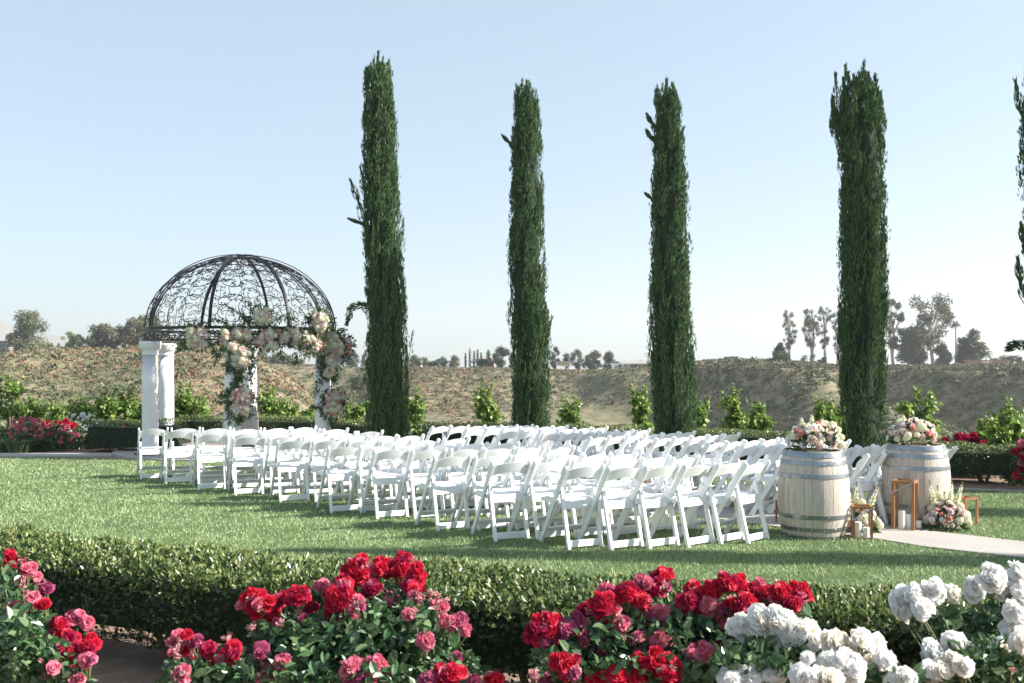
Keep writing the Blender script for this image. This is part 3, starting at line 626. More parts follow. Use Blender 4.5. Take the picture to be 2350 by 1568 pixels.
cyp_at(894, D1, 106, [(1047,96),(980,104),(850,100),(700,97),(550,90),(400,84),(280,74),(200,66),(150,56),(120,34),(106,12)], 866, 'tall cypress nearest the gazebo, with stray branches on its left side', 5,
  extra=[(0,[xz(852,575,894,D1),xz(838,520,894,D1),xz(822,462,894,D1),xz(806,420,894,D1)],.10),(0,[xz(848,520,894,D1),xz(828,514,894,D1),xz(806,506,894,D1)],.03),(0,[xz(856,470,894,D1),xz(852,420,894,D1),xz(850,398,894,D1)],.05),(0,[xz(856,716,894,D1),xz(830,700,894,D1),xz(806,708,894,D1),xz(798,738,894,D1)],.09),(0,[xz(856,690,894,D1),xz(842,668,894,D1)],.05)])
cyp_at(1218, D2, 176, [(1047,86),(960,88),(850,92),(700,90),(550,82),(450,76),(350,70),(260,58),(215,48),(190,36),(176,14)], 1205, 'second cypress from the left, narrow, with a tuft on its left flank', 6,
  extra=[(0,[xz(1182,600,1218,D2),xz(1174,555,1218,D2),xz(1178,510,1218,D2)],.06),(0,[xz(1186,350,1218,D2),xz(1168,328,1218,D2),xz(1156,316,1218,D2)],.035)])
cyp_at(1547, D3, 174, [(1064,96),(980,102),(850,104),(700,96),(550,90),(450,82),(350,68),(280,58),(220,48),(190,32),(174,12)], 1528, 'third cypress from the left, behind the middle of the chairs', 7,
  extra=[(0,[xz(1510,310,1547,D3),xz(1497,285,1547,D3),xz(1487,268,1547,D3)],.045),(0,[xz(1508,325,1547,D3),xz(1494,318,1547,D3),xz(1486,305,1547,D3)],.03),(0,[xz(1508,470,1547,D3),xz(1496,458,1547,D3),xz(1486,450,1547,D3)],.025)])
cyp_at(1983, D4, 148, [(1091,92),(1000,98),(850,102),(700,102),(550,106),(450,106),(350,104),(290,104),(250,88),(230,60),(200,30),(148,10)], 1975, 'broad cypress with a forked multiple top, between the two flower barrels', 9,
  tops=[(-.22,0,.89,.66,.10),(-.20,.1,.85,.7,.11),(-.38,0,.82,.65,.07),(.02,0,.90,.68,.11),(.10,.05,.87,.7,.12),(.20,0,.86,.72,.11),(.28,0,.82,.7,.10),(.05,.1,.84,.7,.14)],
  extra=[(0,[xz(1934,330,1983,D4),xz(1922,260,1983,D4),xz(1918,180,1983,D4)],.07),(0,[xz(1932,350,1983,D4),xz(1918,300,1983,D4),xz(1910,240,1983,D4)],.05)], n=740)
cyp_at(2450, D5, 40, [(1128,118),(900,130),(700,136),(500,130),(300,120),(150,84),(60,44),(40,10)], 2400, 'cypress at the right picture edge, only its left twigs in view', 11,
  extra=[(0,[xz(2365,330,2450,D5),xz(2344,260,2450,D5),xz(2332,196,2450,D5)],.06),(0,[xz(2360,800,2450,D5),xz(2334,790,2450,D5),xz(2318,800,2450,D5)],.06),(0,[xz(2360,700,2450,D5),xz(2342,650,2450,D5),xz(2336,600,2450,D5)],.06),(0,[xz(2362,600,2450,D5),xz(2350,560,2450,D5),xz(2344,520,2450,D5)],.05)])
for (x, y, sd, lb) in ((8.5,11.3,12,'cypress right of the picture casting shade across the right lawn'),(10.6,8.15,13,'cypress right of the picture casting the long shadow over the front lawn'),(11.0,5.05,14,'cypress right of the picture shading the front hedge')):
    cypress(x, y, [(0,.38),(.1,.42),(.4,.42),(.7,.34),(.9,.2),(1,.05)], 7.9, -.1, lb, sd, n=240)

# guy wires on the trees
for (a, b2, lb) in (((1263,828,D2),(1375,976,30),'taut guy wire slanting down right from the second cypress'),((1599,843,D3),(1672,958,28),'taut guy wire slanting down right from the third cypress'),((2034,834,D4),(2172,1002,24),'taut guy wire slanting down right from the fourth cypress')):
    a = P(*a); b2 = P(*b2); r = MB().tube([a, (a+b2)/2+np.array([0,0,-.02]), b2], .004, 4).obj('guy_wire', M['wire']); tag(r, lb, 'wire')

# ------------------------------------------------------------------ hedges
leafV, leafF = leaves(np.zeros((1,3)), np.array([[1.,0,0]]), np.array([[0,0,1.]]), 1.0, .52, hexa=True, fold=.18, droop=.1)
def hedge(name, line, th, h, label, dens, lsz, seed, mk='hedge', z0=.0, gap=.1, stems=(), single=0, sink=.10, face_all=True, wav=.03, ng=.75):
    """clipped hedge following line (its middle); leaves over a dark inner mass"""
    rng = np.random.default_rng(seed); L = np.array(line, float); seg = np.linalg.norm(np.diff(L, axis=0), axis=1); S = np.r_[0, np.cumsum(seg)]; tot = S[-1]
    c0 = L.mean(0); root = empty(name, (c0[0], c0[1], 0), 0, label, 'hedge')
    def at(s): 
        x = np.interp(s, S, L[:, 0]); y = np.interp(s, S, L[:, 1]); e = .05
        dx = np.interp(s+e, S, L[:, 0])-np.interp(s-e, S, L[:, 0]); dy = np.interp(s+e, S, L[:, 1])-np.interp(s-e, S, L[:, 1]); n = np.hypot(dx, dy)+1e-9
        return x-c0[0], y-c0[1], -dy/n, dx/n
    ht = th/2
    # inner mass
    m = max(int(tot/.25), 3); s = np.linspace(.06, tot-.06, m); x, y, nx, ny = at(s); k = ht-sink; V = []
    for i in range(m):
        kk = k*(.94+.1*rng.random()); hh = h-sink*(1+.3*rng.random()); zb = gap+.05
        for (o, z) in ((-kk, zb), (-kk, hh*.6), (-kk*.9, hh), (kk*.9, hh), (kk, hh*.6), (kk, zb)): V.append((x[i]+nx[i]*o, y[i]+ny[i]*o, z))
    Fc = [(6*i+j, 6*i+j+1, 6*i+7+j, 6*i+6+j) for i in range(m-1) for j in range(5)]+[(6*i+5, 6*i, 6*i+6, 6*i+11) for i in range(m-1)]+[tuple(range(6)), tuple(range(6*m-6, 6*m))[::-1]]
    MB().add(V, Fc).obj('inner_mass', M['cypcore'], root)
    # leaf shell: top, front, back, ends
    parts = []; hs = h-gap; allP = []
    areas = (('top', tot*th), ('f', tot*hs), ('b', tot*hs*(.8 if face_all else .3)), ('e', 2*th*hs))
    for kind, A in areas:
        n = int(A*dens*(1.5 if kind == 'top' else 1)); s = rng.uniform(-.02, tot+.02, n); dep = rng.random(n)**1.6*.11
        if kind == 'top': o = rng.uniform(-ht, ht, n); z = h-dep+.0*s; N = np.array([0, 0, 1.])
        elif kind in 'fb': sg = -1 if kind == 'f' else 1; o = sg*(ht-dep); z = gap+hs*rng.random(n); N = None
        else: s = np.where(rng.random(n) < .5, dep, tot-dep); o = rng.uniform(-ht, ht, n); z = gap+hs*rng.random(n)
        x, y, nx, ny = at(s); wv = wav*(vnoise(s*2.3, o*3+z*4, seed)-.5)*2+wav*.8*(vnoise(s*7, o*7+z*8, seed+1)-.5)*2
        if kind == 'top': NN = np.stack([x*0, x*0, x*0+1], 1); edge = np.clip((np.abs(o)-ht+.08)/.08, 0, 1); z = z-edge*.05+wv
        elif kind == 'e': q = np.where(s < tot/2, -1, 1); NN = np.stack([ny*q*1.0, -nx*q, nx*0], 1)
        else: NN = np.stack([nx*sg, ny*sg, nx*0+.15], 1); o = o+sg*wv-sg*.05*np.clip((z-h+.1)/.1, 0, 1)
        Pt = np.stack([x+nx*o, y+ny*o, z], 1)
        allP.append((Pt, NN))
    Pt = np.concatenate([p for p, _ in allP]); NN = np.concatenate([q for _, q in allP]); n = len(Pt)
    D = nrm(NN*.75+rvec(rng, n)*.85+np.array([0, 0, .35])); LL = lsz*rng.uniform(.65, 1.25, n)
    # leaf faces roughly outward, blades pointing up and outward
    Nf = nrm(NN+rvec(rng, n)*.8); 
    if single:
        sc = Pt[:, 2]*1.3-Pt[:, 1]*.4+rng.random(n)*.5; big = np.argsort(-sc)[:single*6:6]; keep = np.ones(n, bool); keep[big] = False
        lm = np_mesh('leaf', leafV, leafF, M[mk])
        for i in big:
            d = Vector(D[i]); q = d.to_track_quat('X', 'Z'); inst('leaf', lm, root, Pt[i], q.to_euler(), float(LL[i]*1.25))
        Pt, D, Nf, LL = Pt[keep], D[keep], Nf[keep], LL[keep]
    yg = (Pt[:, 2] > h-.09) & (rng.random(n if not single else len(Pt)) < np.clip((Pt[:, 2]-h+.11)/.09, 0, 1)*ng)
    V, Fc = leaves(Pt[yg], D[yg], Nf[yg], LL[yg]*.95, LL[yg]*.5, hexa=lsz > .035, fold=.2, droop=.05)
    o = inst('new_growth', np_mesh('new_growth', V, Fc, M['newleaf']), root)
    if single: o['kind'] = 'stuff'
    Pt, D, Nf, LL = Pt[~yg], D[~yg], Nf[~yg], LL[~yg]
    lo = Pt[:, 2] < h-.14  # lower leaves coloured darker to paint in the shade on the hedge faces
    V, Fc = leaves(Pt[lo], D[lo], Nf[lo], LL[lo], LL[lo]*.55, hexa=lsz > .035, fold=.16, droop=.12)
    o = inst('shade_toned_foliage', np_mesh('shade_toned_foliage', V, Fc, M['hedgedark']), root)
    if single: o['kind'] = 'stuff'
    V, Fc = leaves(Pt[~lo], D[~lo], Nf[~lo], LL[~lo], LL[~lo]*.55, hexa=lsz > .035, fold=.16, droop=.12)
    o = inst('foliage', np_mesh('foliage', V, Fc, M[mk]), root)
    if single: o['kind'] = 'stuff'
    # stems below the clipped mass
    for sx in stems:
        B = MB(); x, y, nx, ny = at(np.array([sx]))
        for q in range(4):
            a = rng.uniform(0, 6.28); B.tube([(x[0]+.03*math.cos(a), y[0]+.03*math.sin(a), -.02), (x[0]+.09*math.cos(a), y[0]+.09*math.sin(a), gap*.9), (x[0]+.26*math.cos(a), y[0]+.2*math.sin(a), h*.8)], [.028, .02, .007], 5)
        B.obj('trunk', M['twig'], root)
    return root
hx = [-4.6,-3.6,-2.9,-2.2,-1.5,-.8,-.1,.6,1.3,2.0,2.8,3.8]
hedge('front_hedge', [(x, hedge_back(x)-.37) for x in hx], .70, .60, 'long clipped hedge in the foreground between the roses and the lawn', 3000, .036, 21, gap=.17, stems=(.6,1.9,2.75,3.8,5.0,6.0,7.0,8), single=290, wav=.045)
hedge('clipped_hedge', [(-8.45,19.95),(-6.65,19.95)], .75, .62, 'dark clipped hedge block left of the gazebo columns', 900, .035, 22, gap=.05, mk='hedgedark')
hedge('clipped_hedge', [(-7.4,22.2),(-6,22.4),(-4.6,22.1),(-3.4,21),(-2.55,20.0),(-2.2,19.75)], .6, .60, 'clipped hedge running behind the gazebo up to the first cypress', 900, .035, 23, gap=.05)
hedge('clipped_hedge', [(-1.7,19.45),(0,19.35),(1.2,19.1),(2.35,18.45)], .6, .60, 'clipped hedge between the first and third cypress', 1000, .035, 24, gap=.05)
hedge('clipped_hedge', [(3.2,17.75),(3.9,17.35),(4.6,17.1),(5.35,16.5)], .6, .60, 'clipped hedge between the third and fourth cypress', 1100, .035, 25, gap=.05)
hedge('clipped_hedge', [(5.9,15.2),(6.3,14.9),(6.8,14.62),(7.3,14.45)], .75, .56, 'rounded clipped hedge behind the right barrel, ending near the right roses', 1500, .035, 26, gap=.10, stems=(1.2,.5))

# ------------------------------------------------------------------ grape vines with stakes
def vine(u, d, vt, w, label, seed, full=.55, shoots=5, n=None):
    rng = np.random.default_rng(seed); x = (u-U0)*d/F; Ht = H-(vt-VH)/PX(d); Wd = w/PX(d)/2; root = empty('grape_vine', (x, d, 0), 0, label, 'vine')
    MB().tube([(0,0,-.3),(.02,0,.3),(-.02,.02,Ht*.5)], [.035,.028,.02], 6).obj('trunk', M['bark'], root)
    MB().tube([(.05,.04,-.3),(.05,.04,Ht*.62)], .014, 6).obj('stake', M['stake'], root)
    MB().tube([(.05,.04,Ht*.43),(.05,.04,Ht*.455)], .024, 6).obj('tie', M['tape'], root)
    parts = []; n = n or int(420+900*Wd)
    s = rng.random(n); z = Ht*(.18+.62*s); rw = Wd*(.45+.75*np.sin(s*3.0+.25))*.8; th = rng.uniform(0, 6.28, n); r = rw*np.sqrt(rng.random(n))*(.6+.7*vnoise(z*5, th, seed))
    nc = 9+int(14*Wd); cz = Ht*(.15+.60*rng.random(nc)**.9); cx = rng.uniform(-1, 1, nc)*Wd*(.35+.75*np.sin(np.clip(cz/Ht, 0, 1)*3.0)); cr = rng.uniform(.07, .17, nc)*(.7+.5*Wd); ci = rng.integers(nc, size=n)
    Pt = np.stack([cx[ci], rng.normal(0, .06, n), cz[ci]], 1)+rvec(rng, n)*(rng.random((n, 1))**.5)*cr[ci][:, None]*np.array([1.15, .8, 1.1])
    B = MB()
    for q in range(shoots+2):
        a = rng.uniform(0, 6.28); x0 = rng.uniform(-.6, .6)*Wd; hgt = Ht*(rng.uniform(.82, 1.0) if q else 1.0); ln = rng.uniform(-.15, .15)
        p = [(x0, 0, Ht*.45), (x0+ln*.6, .02, (hgt+Ht*.5)/2), (x0+ln*1.4, .02, hgt)]; B.tube(p, [.008,.005,.002], 4)
        m = 26; t = rng.random(m); pt = np.stack([x0+ln*1.4*t**1.2, .02+0*t, Ht*.45+(hgt-Ht*.45)*t], 1)+rng.normal(0, .045, (m, 3))*(1.15-t)[:, None]; Pt = np.concatenate([Pt, pt])
    B.obj('shoot', M['stem'], root)
    k = len(Pt); top = np.clip(Pt[:, 2]/Ht, 0, 1)
    V, Fc = leaves(Pt, rvec(rng, k)+np.array([.1,-.2,-.4]), nrm(rvec(rng, k)+np.array([.5,-.6,.7])), rng.uniform(.07, .125, k)*(1.1-.55*top**3), rng.uniform(.07, .12, k)*(1.1-.55*top**3), fold=.12)
    inst('foliage', np_mesh('foliage', V, Fc, M['vleaf']), root); return root
for i, (u, d, vt, w, lb) in enumerate((
 (18,20.9,838,62,'tall leafy grape vine at the far left picture edge'),(75,21.6,905,60,'low grape vine behind the pink roses, nearer the left edge'),(125,22.2,915,52,'low grape vine behind the red roses, second from left'),
 (185,21.8,902,58,'grape vine behind the white rose bush at left'),(240,21.4,884,56,'leafy grape vine above the left hedge block, left one'),(288,21.7,880,58,'leafy grape vine above the left hedge block, beside the left column'),
 (325,22.3,905,40,'small grape vine mostly hidden by the leftmost column'),(415,22.9,868,44,'grape vine just right of the left column pair, tall one'),(450,22.9,898,46,'grape vine just right of the tall one by the left columns'),
 (610,22.8,876,44,'tall grape vine right of the middle columns'),(655,22.8,908,50,'bushy grape vine in the middle of the right gazebo opening'),(700,22.9,930,36,'low grape vine left of the right gazebo column'),
 (818,21.2,905,36,'grape vine between the gazebo and the first cypress'),(952,20.8,886,26,'slender grape vine touching the right of the first cypress'),(1112,20.7,872,52,'grape vine with long upright shoot between first and second cypress'),
 (1306,20.6,902,52,'bushy grape vine right of the second cypress'),(1470,20.4,872,34,'slanting grape vine left of the third cypress'),(1604,19.9,905,20,'thin grape vine behind the right side of the third cypress'),(1692,19.0,880,50,'grape vine with visible stake right of the third cypress'),(1746,19.2,912,40,'smaller pointed grape vine beside the staked one'),
 (1896,18.8,896,46,'grape vine behind the left barrel flowers'),(1925,18.9,925,26,'small grape vine left against the fourth cypress'),(2110,17.6,880,80,'spreading grape vine above the right barrel flowers'),(2310,15.2,912,66,'tall grape vine with wooden stake near the right edge'),(2348,15.6,940,40,'grape vine cut by the right picture edge'),(2262,16.6,952,22,'thin grape shoot left of the tall right vine'))):
    vine(u, d, vt, w, lb, 100+i)

# ------------------------------------------------------------------ blooms
def rose_mesh(name, m, seed, opening=1.0, np_=(3,5,5,6), ragged=.0):
    rng = np.random.default_rng(seed); V = []; Fc = []
    for ring, cnt in enumerate(np_):
        f = (ring+1)/len(np_); rad = .12+.62*f*opening; tilt = (1.25-.95*f*opening); hgt = .62-.1*f; wd = .42+.32*f
        for k in range(cnt):
            a = 2*math.pi*(k/cnt)+ring*.7+rng.normal(0, .1); ca, sa = math.cos(a), math.sin(a); b = len(V)
            for j, t in enumerate((0, .5, 1)):
                rr = .06+rad*(t**.8)*math.cos(tilt*(1-t*.35))*1.25; z = -.30+hgt*1.3*t*math.sin(tilt)+.12*t*(1-f)-.12*f*t*t+rng.normal(0, .03+ragged)
                for i, s in enumerate((-1, 0, 1)):
                    w = wd*(.35, .95, .78)[j]*s*(1+rng.normal(0, .07)); cup = .10*abs(s)*(1 if j else 0)
                    V.append((ca*(rr+cup*-.6)-sa*w, sa*(rr+cup*-.6)+ca*w, z+cup*.5-.06*(s == 0)*(j == 2)+rng.normal(0, ragged)))
            for j in range(2):
                for i in range(2): q = b+j*3+i; Fc.append((q, q+1, q+4, q+3))
    V = np.array(V); return np_mesh(name, V, np.array(Fc), m, True)
def ball_mesh(name, m, seed, nf=120):
    rng = np.random.default_rng(seed); i = np.arange(nf)+.5; ph = np.arccos(1-1.75*i/nf); th = math.pi*(1+5**.5)*i
    C = np.stack([np.cos(th)*np.sin(ph), np.sin(th)*np.sin(ph), np.cos(ph)], 1); V = []; Fc = []
    for c in C:
        c = c*rng.uniform(.86, 1.0); t1 = nrm(np.cross(c, [.3, .2, .9])); t2 = np.cross(nrm(c), t1); r = rng.uniform(.19, .25); a0 = rng.uniform(0, 1.57)
        for k in range(4):
            a = a0+k*math.pi/2; d = t1*math.cos(a)+t2*math.sin(a); e = -t1*math.sin(a)+t2*math.cos(a); b = len(V)
            V += [c, c+d*r*.6+e*r*.5+c*.03, c+d*r*1.1, c+d*r*.6-e*r*.5+c*.03]; Fc.append((b, b+1, b+2, b+3))
    return np_mesh(name, np.array(V), np.array(Fc), m, False)
def spent_mesh(name, m, seed):
    rng = np.random.default_rng(seed); n = 12; D = rvec(rng, n)+np.array([0,0,-.5]); V, Fc = leaves(rng.normal(0, .12, (n, 3)), D, rvec(rng, n), rng.uniform(.7, 1.2, n), .55, hexa=True, fold=.3, droop=.3)
    return np_mesh(name, V, Fc, m, True)
BL = {}
for k in ('red','crim','pink','purp','white','cream','blush','coral','lav'):
    BL[k] = [rose_mesh('rose_bloom', M['p_'+k], s, o, r, rg) for s, o, r, rg in ((1,1.0,(3,5,6,7),.03),(2,.8,(3,5,6),.03),(3,1.15,(4,5,6,7),.07),(6,1.25,(4,6,7),.09))]
for k in ('white', 'cream'): BL[k] = BL[k][:3]
BL['hyd'] = [ball_mesh('hydrangea', M['p_hyd'], s) for s in (1, 2)]
BL['fade'] = [spent_mesh('spent_bloom', M['p_fade'], s) for s in (1, 2)]
BL['purp'] += [spent_mesh('spent_bloom', M['p_purp'], 5)]
brng = random.Random(5)
def bloom(kind, parent, p, r, face=(0,-1,.3), name=None):
    me = brng.choice(BL[kind]); f = Vector(face)+Vector((brng.gauss(0, .3), brng.gauss(0, .3), brng.gauss(0, .3))); q = f.normalized().to_track_quat('Z', 'Y'); e = q.to_euler()
    o = inst(name or {'hyd':'hydrangea_head','fade':'spent_bloom'}.get(kind, 'rose_bloom'), me, parent, p, (0,0,0), r); 
    o.rotation_mode = 'QUATERNION'; o.rotation_quaternion = q @ Matrix.Rotation(brng.uniform(0, 6.28), 4, 'Z').to_quaternion(); return o

# ------------------------------------------------------------------ far beds
def far_roses(u0, u1, vt, vb, d, kinds, n, label, seed, nl=1500, r=.05, topk=None):
    rng = np.random.default_rng(seed); c = P((u0+u1)/2, vb, d); root = empty('rose_bush', (c[0], c[1], 0), 0, label, 'rose bush'); w = (u1-u0)/PX(d)/2; zt = H-(vt-VH)/PX(d)
    th = rng.uniform(0, 6.28, nl); rr = np.sqrt(rng.random(nl)); s = rng.random(nl)
    Pt = np.stack([w*rr*np.cos(th), .42*rr*np.sin(th), zt*(.06+.9*s*np.sqrt(np.clip(1-.7*rr**2, 0, 1)))], 1)
    V, Fc = leaves(Pt, rvec(rng, nl), nrm(rvec(rng, nl)+np.array([.4,-.4,.7])), rng.uniform(.05,.09,nl), rng.uniform(.03,.05,nl)); inst('foliage', np_mesh('foliage', V, Fc, M['rleaf']), root)
    B = MB()
    for i in range(6): a = rng.uniform(-.8,.8)*w; B.tube([(a*.3,0,-.05),(a*.8,0,zt*.5),(a,rng.uniform(-.2,.2),zt*.9)],[.012,.008,.004],4)
    B.obj('branch', M['twig'], root)
    for i in range(n):
        a = rng.uniform(-1, 1); t = rng.random()**.7; zz = zt*(.25+.77*t*math.sqrt(1-.5*a*a)); y = -.42*math.sqrt(max(0, 1-a*a))*(1-.7*t)-.03
        bloom(topk if (topk and t > .82) else kinds[int(rng.integers(len(kinds)))], root, (a*w, y, zz), r*rng.uniform(.75, 1.25), (a*.5,-.7,.6))
    return root
far_roses(28,112,958,1042,20.1,['pink','pink','coral'],46,'bush of pink roses beside the grass clump at far left',31,topk='pink')
far_roses(95,190,962,1042,20.3,['purp','pink','pink'],46,'bush of mauve and red roses left of the clipped hedge block',32,topk='red')
far_roses(158,240,948,1030,20.9,['white','white','cream'],50,'white rose bush behind the mauve roses at left',33)
far_roses(222,320,962,1030,20.75,['red'],9,'red roses showing over the left hedge block',34,topk='red')
far_roses(0,60,975,1035,20.6,['red','pink'],10,'dark rose bush behind the grass clump at the left edge',38)
far_roses(2140,2262,996,1095,15.6,['crim','crim','purp'],62,'crimson rose bush behind the right barrel and rounded hedge',35,r=.062,topk='crim')
far_roses(2318,2372,1010,1110,14.2,['crim','red','pink'],30,'red rose bush at the right picture edge',36,r=.06)
def grass_clump():
    rng = np.random.default_rng(4); c = P(38, 1041, 19.6); root = empty('grass_clump', (c[0], c[1], 0), 0, 'arching clump of long dark strap leaves at far left by the walk', 'ornamental grass'); n = 420; V = []; Fc = []
    for i in range(n):
        a = rng.uniform(0, 6.28); r = rng.uniform(0, .22); ln = rng.uniform(.35, .62); b = np.array([r*math.cos(a)*1.4, r*math.sin(a), 0]); o = np.array([math.cos(a)*1.2, math.sin(a), 0]); s = nrm(np.cross(o, [0,0,1]))*.011; k = len(V)
        for t in (0, .35, .7, 1): p = b+o*ln*(.25*t+.6*t*t)+np.array([0,0,ln*(1.25*t-.75*t*t)]); V += [p-s*(1.05-t), p+s*(1.05-t)]
        Fc += [(k, k+1, k+3, k+2), (k+2, k+3, k+5, k+4), (k+4, k+5, k+7, k+6)]
    inst('strap_leaves', np_mesh('strap_leaves', np.array(V), np.array(Fc), M['rleaf']), root)
    MB().lathe([(.2,-.02),(.17,.06),(.05,.1)], 10).obj('root_crown', M['bark'], root)
grass_clump()

# ------------------------------------------------------------------ gazebo
gz = empty('gazebo', (GX, GY, 0), 0, 'white columned gazebo with black wrought iron scrollwork dome', 'gazebo')
TH0 = 220.0; Z0 = .045; CT = 2.115
shaft = MB().lathe([(.19,0),(.19,.05),(.172,.07),(.165,.12),(.15,.15),(.148,.5),(.146,1.2),(.136,1.9),(.132,CT-.26)], 32).mesh('shaft', M['stucco'], True)
cap = MB().lathe([(.132,CT-.26),(.150,CT-.25),(.152,CT-.225),(.142,CT-.21),(.150,CT-.17),(.182,CT-.14),(.196,CT-.13),(.198,CT-.055),(.202,CT-.045),(.202,CT-.012),(.19,CT)], 32).mesh('capital', M['stucco'], True)
foot = MB().box((0,0,.0),(.46,.46,.02)).mesh('plinth', M['iron'])
for k in range(6):
    a = R_(TH0+60*k); c = inst('column', shaft, gz, (GR*math.cos(a), GR*math.sin(a), Z0+.02)); inst('capital', cap, c); inst('plinth', foot, c, (0,0,-.012), (0,0,a))
ZL, ZU, ZT = CT+.075, 2.425, 3.90
def circ(r, z, n=96): return [(r*math.cos(2*math.pi*i/n), r*math.sin(2*math.pi*i/n), z) for i in range(n+1)]
def ring(name, r, z, w, h):
    n = 96; V = []; 
    for i in range(n):
        a = 2*math.pi*i/n
        for (dr, dz) in ((-w/2,-h/2),(w/2,-h/2),(w/2,h/2),(-w/2,h/2)): V.append(((r+dr)*math.cos(a), (r+dr)*math.sin(a), z+dz))
    Fc = [(4*i+j, 4*((i+1)%n)+j, 4*((i+1)%n)+(j+1)%4, 4*i+(j+1)%4) for i in range(n) for j in range(4)]
    return MB().add(V, Fc).obj(name, M['iron'], gz)
ring('upper_ring', GR, ZU, .04, .055); ring('upper_ring', GR, ZU-.075, .03, .02); ring('lower_ring', GR, ZL+.01, .05, .028); 
DH = ZT-ZU
def dome(ph, q, off=0.0):                              # q 0..1 along the meridian
    t = q*math.pi/2; return ((GR+off)*math.cos(t)*math.cos(ph), (GR+off)*math.cos(t)*math.sin(ph), ZU+(DH+off)*math.sin(t))
for k in range(8):
    ph = R_(22.5+45*k+19.7)
    B = MB()
    for off in (0.0, .045):
        pts = [Vector(dome(ph, q, off)) for q in np.linspace(0, .985, 30)]
        for a, b in zip(pts[:-1], pts[1:]): B.beam(a, b+(b-a)*.02, .05 if off == 0 else .032, .016, side=(-math.sin(ph), math.cos(ph), 0))
    B.obj('rib', M['iron'], gz)
MB().lathe([(.10,ZT-.02),(.10,ZT+.02),(.04,ZT+.045),(.01,ZT+.05)], 16).obj('finial', M['iron'], gz)
def scroll(kind, a=1.3, b=26.0, e=4, n=60):
    """planar wire scroll in [-1,1]^2 by integrating curvature; spiral ends"""
    s = np.sign(np.linspace(-1, 1, 2*n+1))*np.abs(np.linspace(-1, 1, 2*n+1))**.75
    sm = (s[1:]+s[:-1])/2; ds = np.diff(s); k = (a+b*np.abs(sm)**e)*(np.sign(sm) if kind == 'S' else 1)
    th = np.r_[0, np.cumsum(k*ds)]; th -= th[n]; tm = (th[1:]+th[:-1])/2; x = np.r_[0, np.cumsum(np.cos(tm)*ds)]; y = np.r_[0, np.cumsum(np.sin(tm)*ds)]
    x -= (x.max()+x.min())/2; y -= (y.max()+y.min())/2; return np.stack([x, y], 1)/max(np.abs(x).max(), np.abs(y).max())
SS_, CC_ = scroll('S'), scroll('C')
def place(sc, p, q, sp, sq, rot, mir=False):
    c, s = math.cos(rot), math.sin(rot); X = sc[:, 0]*c-sc[:, 1]*s; Y = sc[:, 0]*s+sc[:, 1]*c; X = p+X*sp; Y = q+Y*sq
    return [(-x if mir else x, y) for x, y in zip(X, Y)]
for k in range(8):
    phc = R_(45+45*k+19.7); hw = R_(22.5); B = MB()
    def wire(pts, r=.0085): B.tube([dome(phc+hw*max(-.97, min(.97, p)), max(.004, min(.96, q))) for p, q in pts], r, 4, cap=False)
    # metric placement: sizes in metres, turned into panel fractions at that height
    def scr(sc, p, q, size, rot, r=.0068):
        w = max(GR*math.cos(q*math.pi/2)*hw, .05); hq = 2.65
        for mir in (False, True): wire(place(sc, p, q, size/w, size/hq, rot, mir), r)
    rows = ((.085,.235),(.235,.225),(.38,.205),(.52,.185),(.645,.16),(.755,.135),(.85,.10))
    for j, (q, sz) in enumerate(rows):
        w = GR*math.cos(q*math.pi/2)*hw
        scr(CC_, .52, q, sz, (.25, 2.9)[j % 2]); scr(SS_, .27, q+.045, sz*.85, (1.25, 1.9)[j % 2]); scr(SS_, .80, q+.05, sz*.62, (1.8, 1.3)[j % 2], .006)
        if sz > .15: scr(CC_, .55, q+.03, sz*.48, (3.3, .1)[j % 2], .006)
        scr(CC_, .16, q-.03, sz*.42, 1.57+(.3, 3.1)[j % 2], .006)
    wire([(0,.0),(0,.16)], .007); wire([(0,.62),(0,.96)], .007)
    B.obj('scroll_panel', M['iron'], gz)
    B = MB()
    for j in range(3):
        pc = phc+hw*(-2/3+j*2/3)
        for mir in (-1, 1):
            for (sc, dx, dz, sx, sz, rt) in ((CC_, .36, .0, .36, .105, .3),(CC_, .78, .0, .24, .08, 3.3)):
                c, s = math.cos(rt), math.sin(rt); pts = []
                for a, b in sc:
                    X = (a*c-b*s)*sx+dx; Y = (a*s+b*c)*sz+dz; an = pc+mir*X*hw/3; pts.append((GR*math.cos(an), GR*math.sin(an), (ZL+ZU-.06)/2+Y))
                B.tube(pts, .0085, 4, cap=False)
    B.obj('band_scroll', M['iron'], gz)

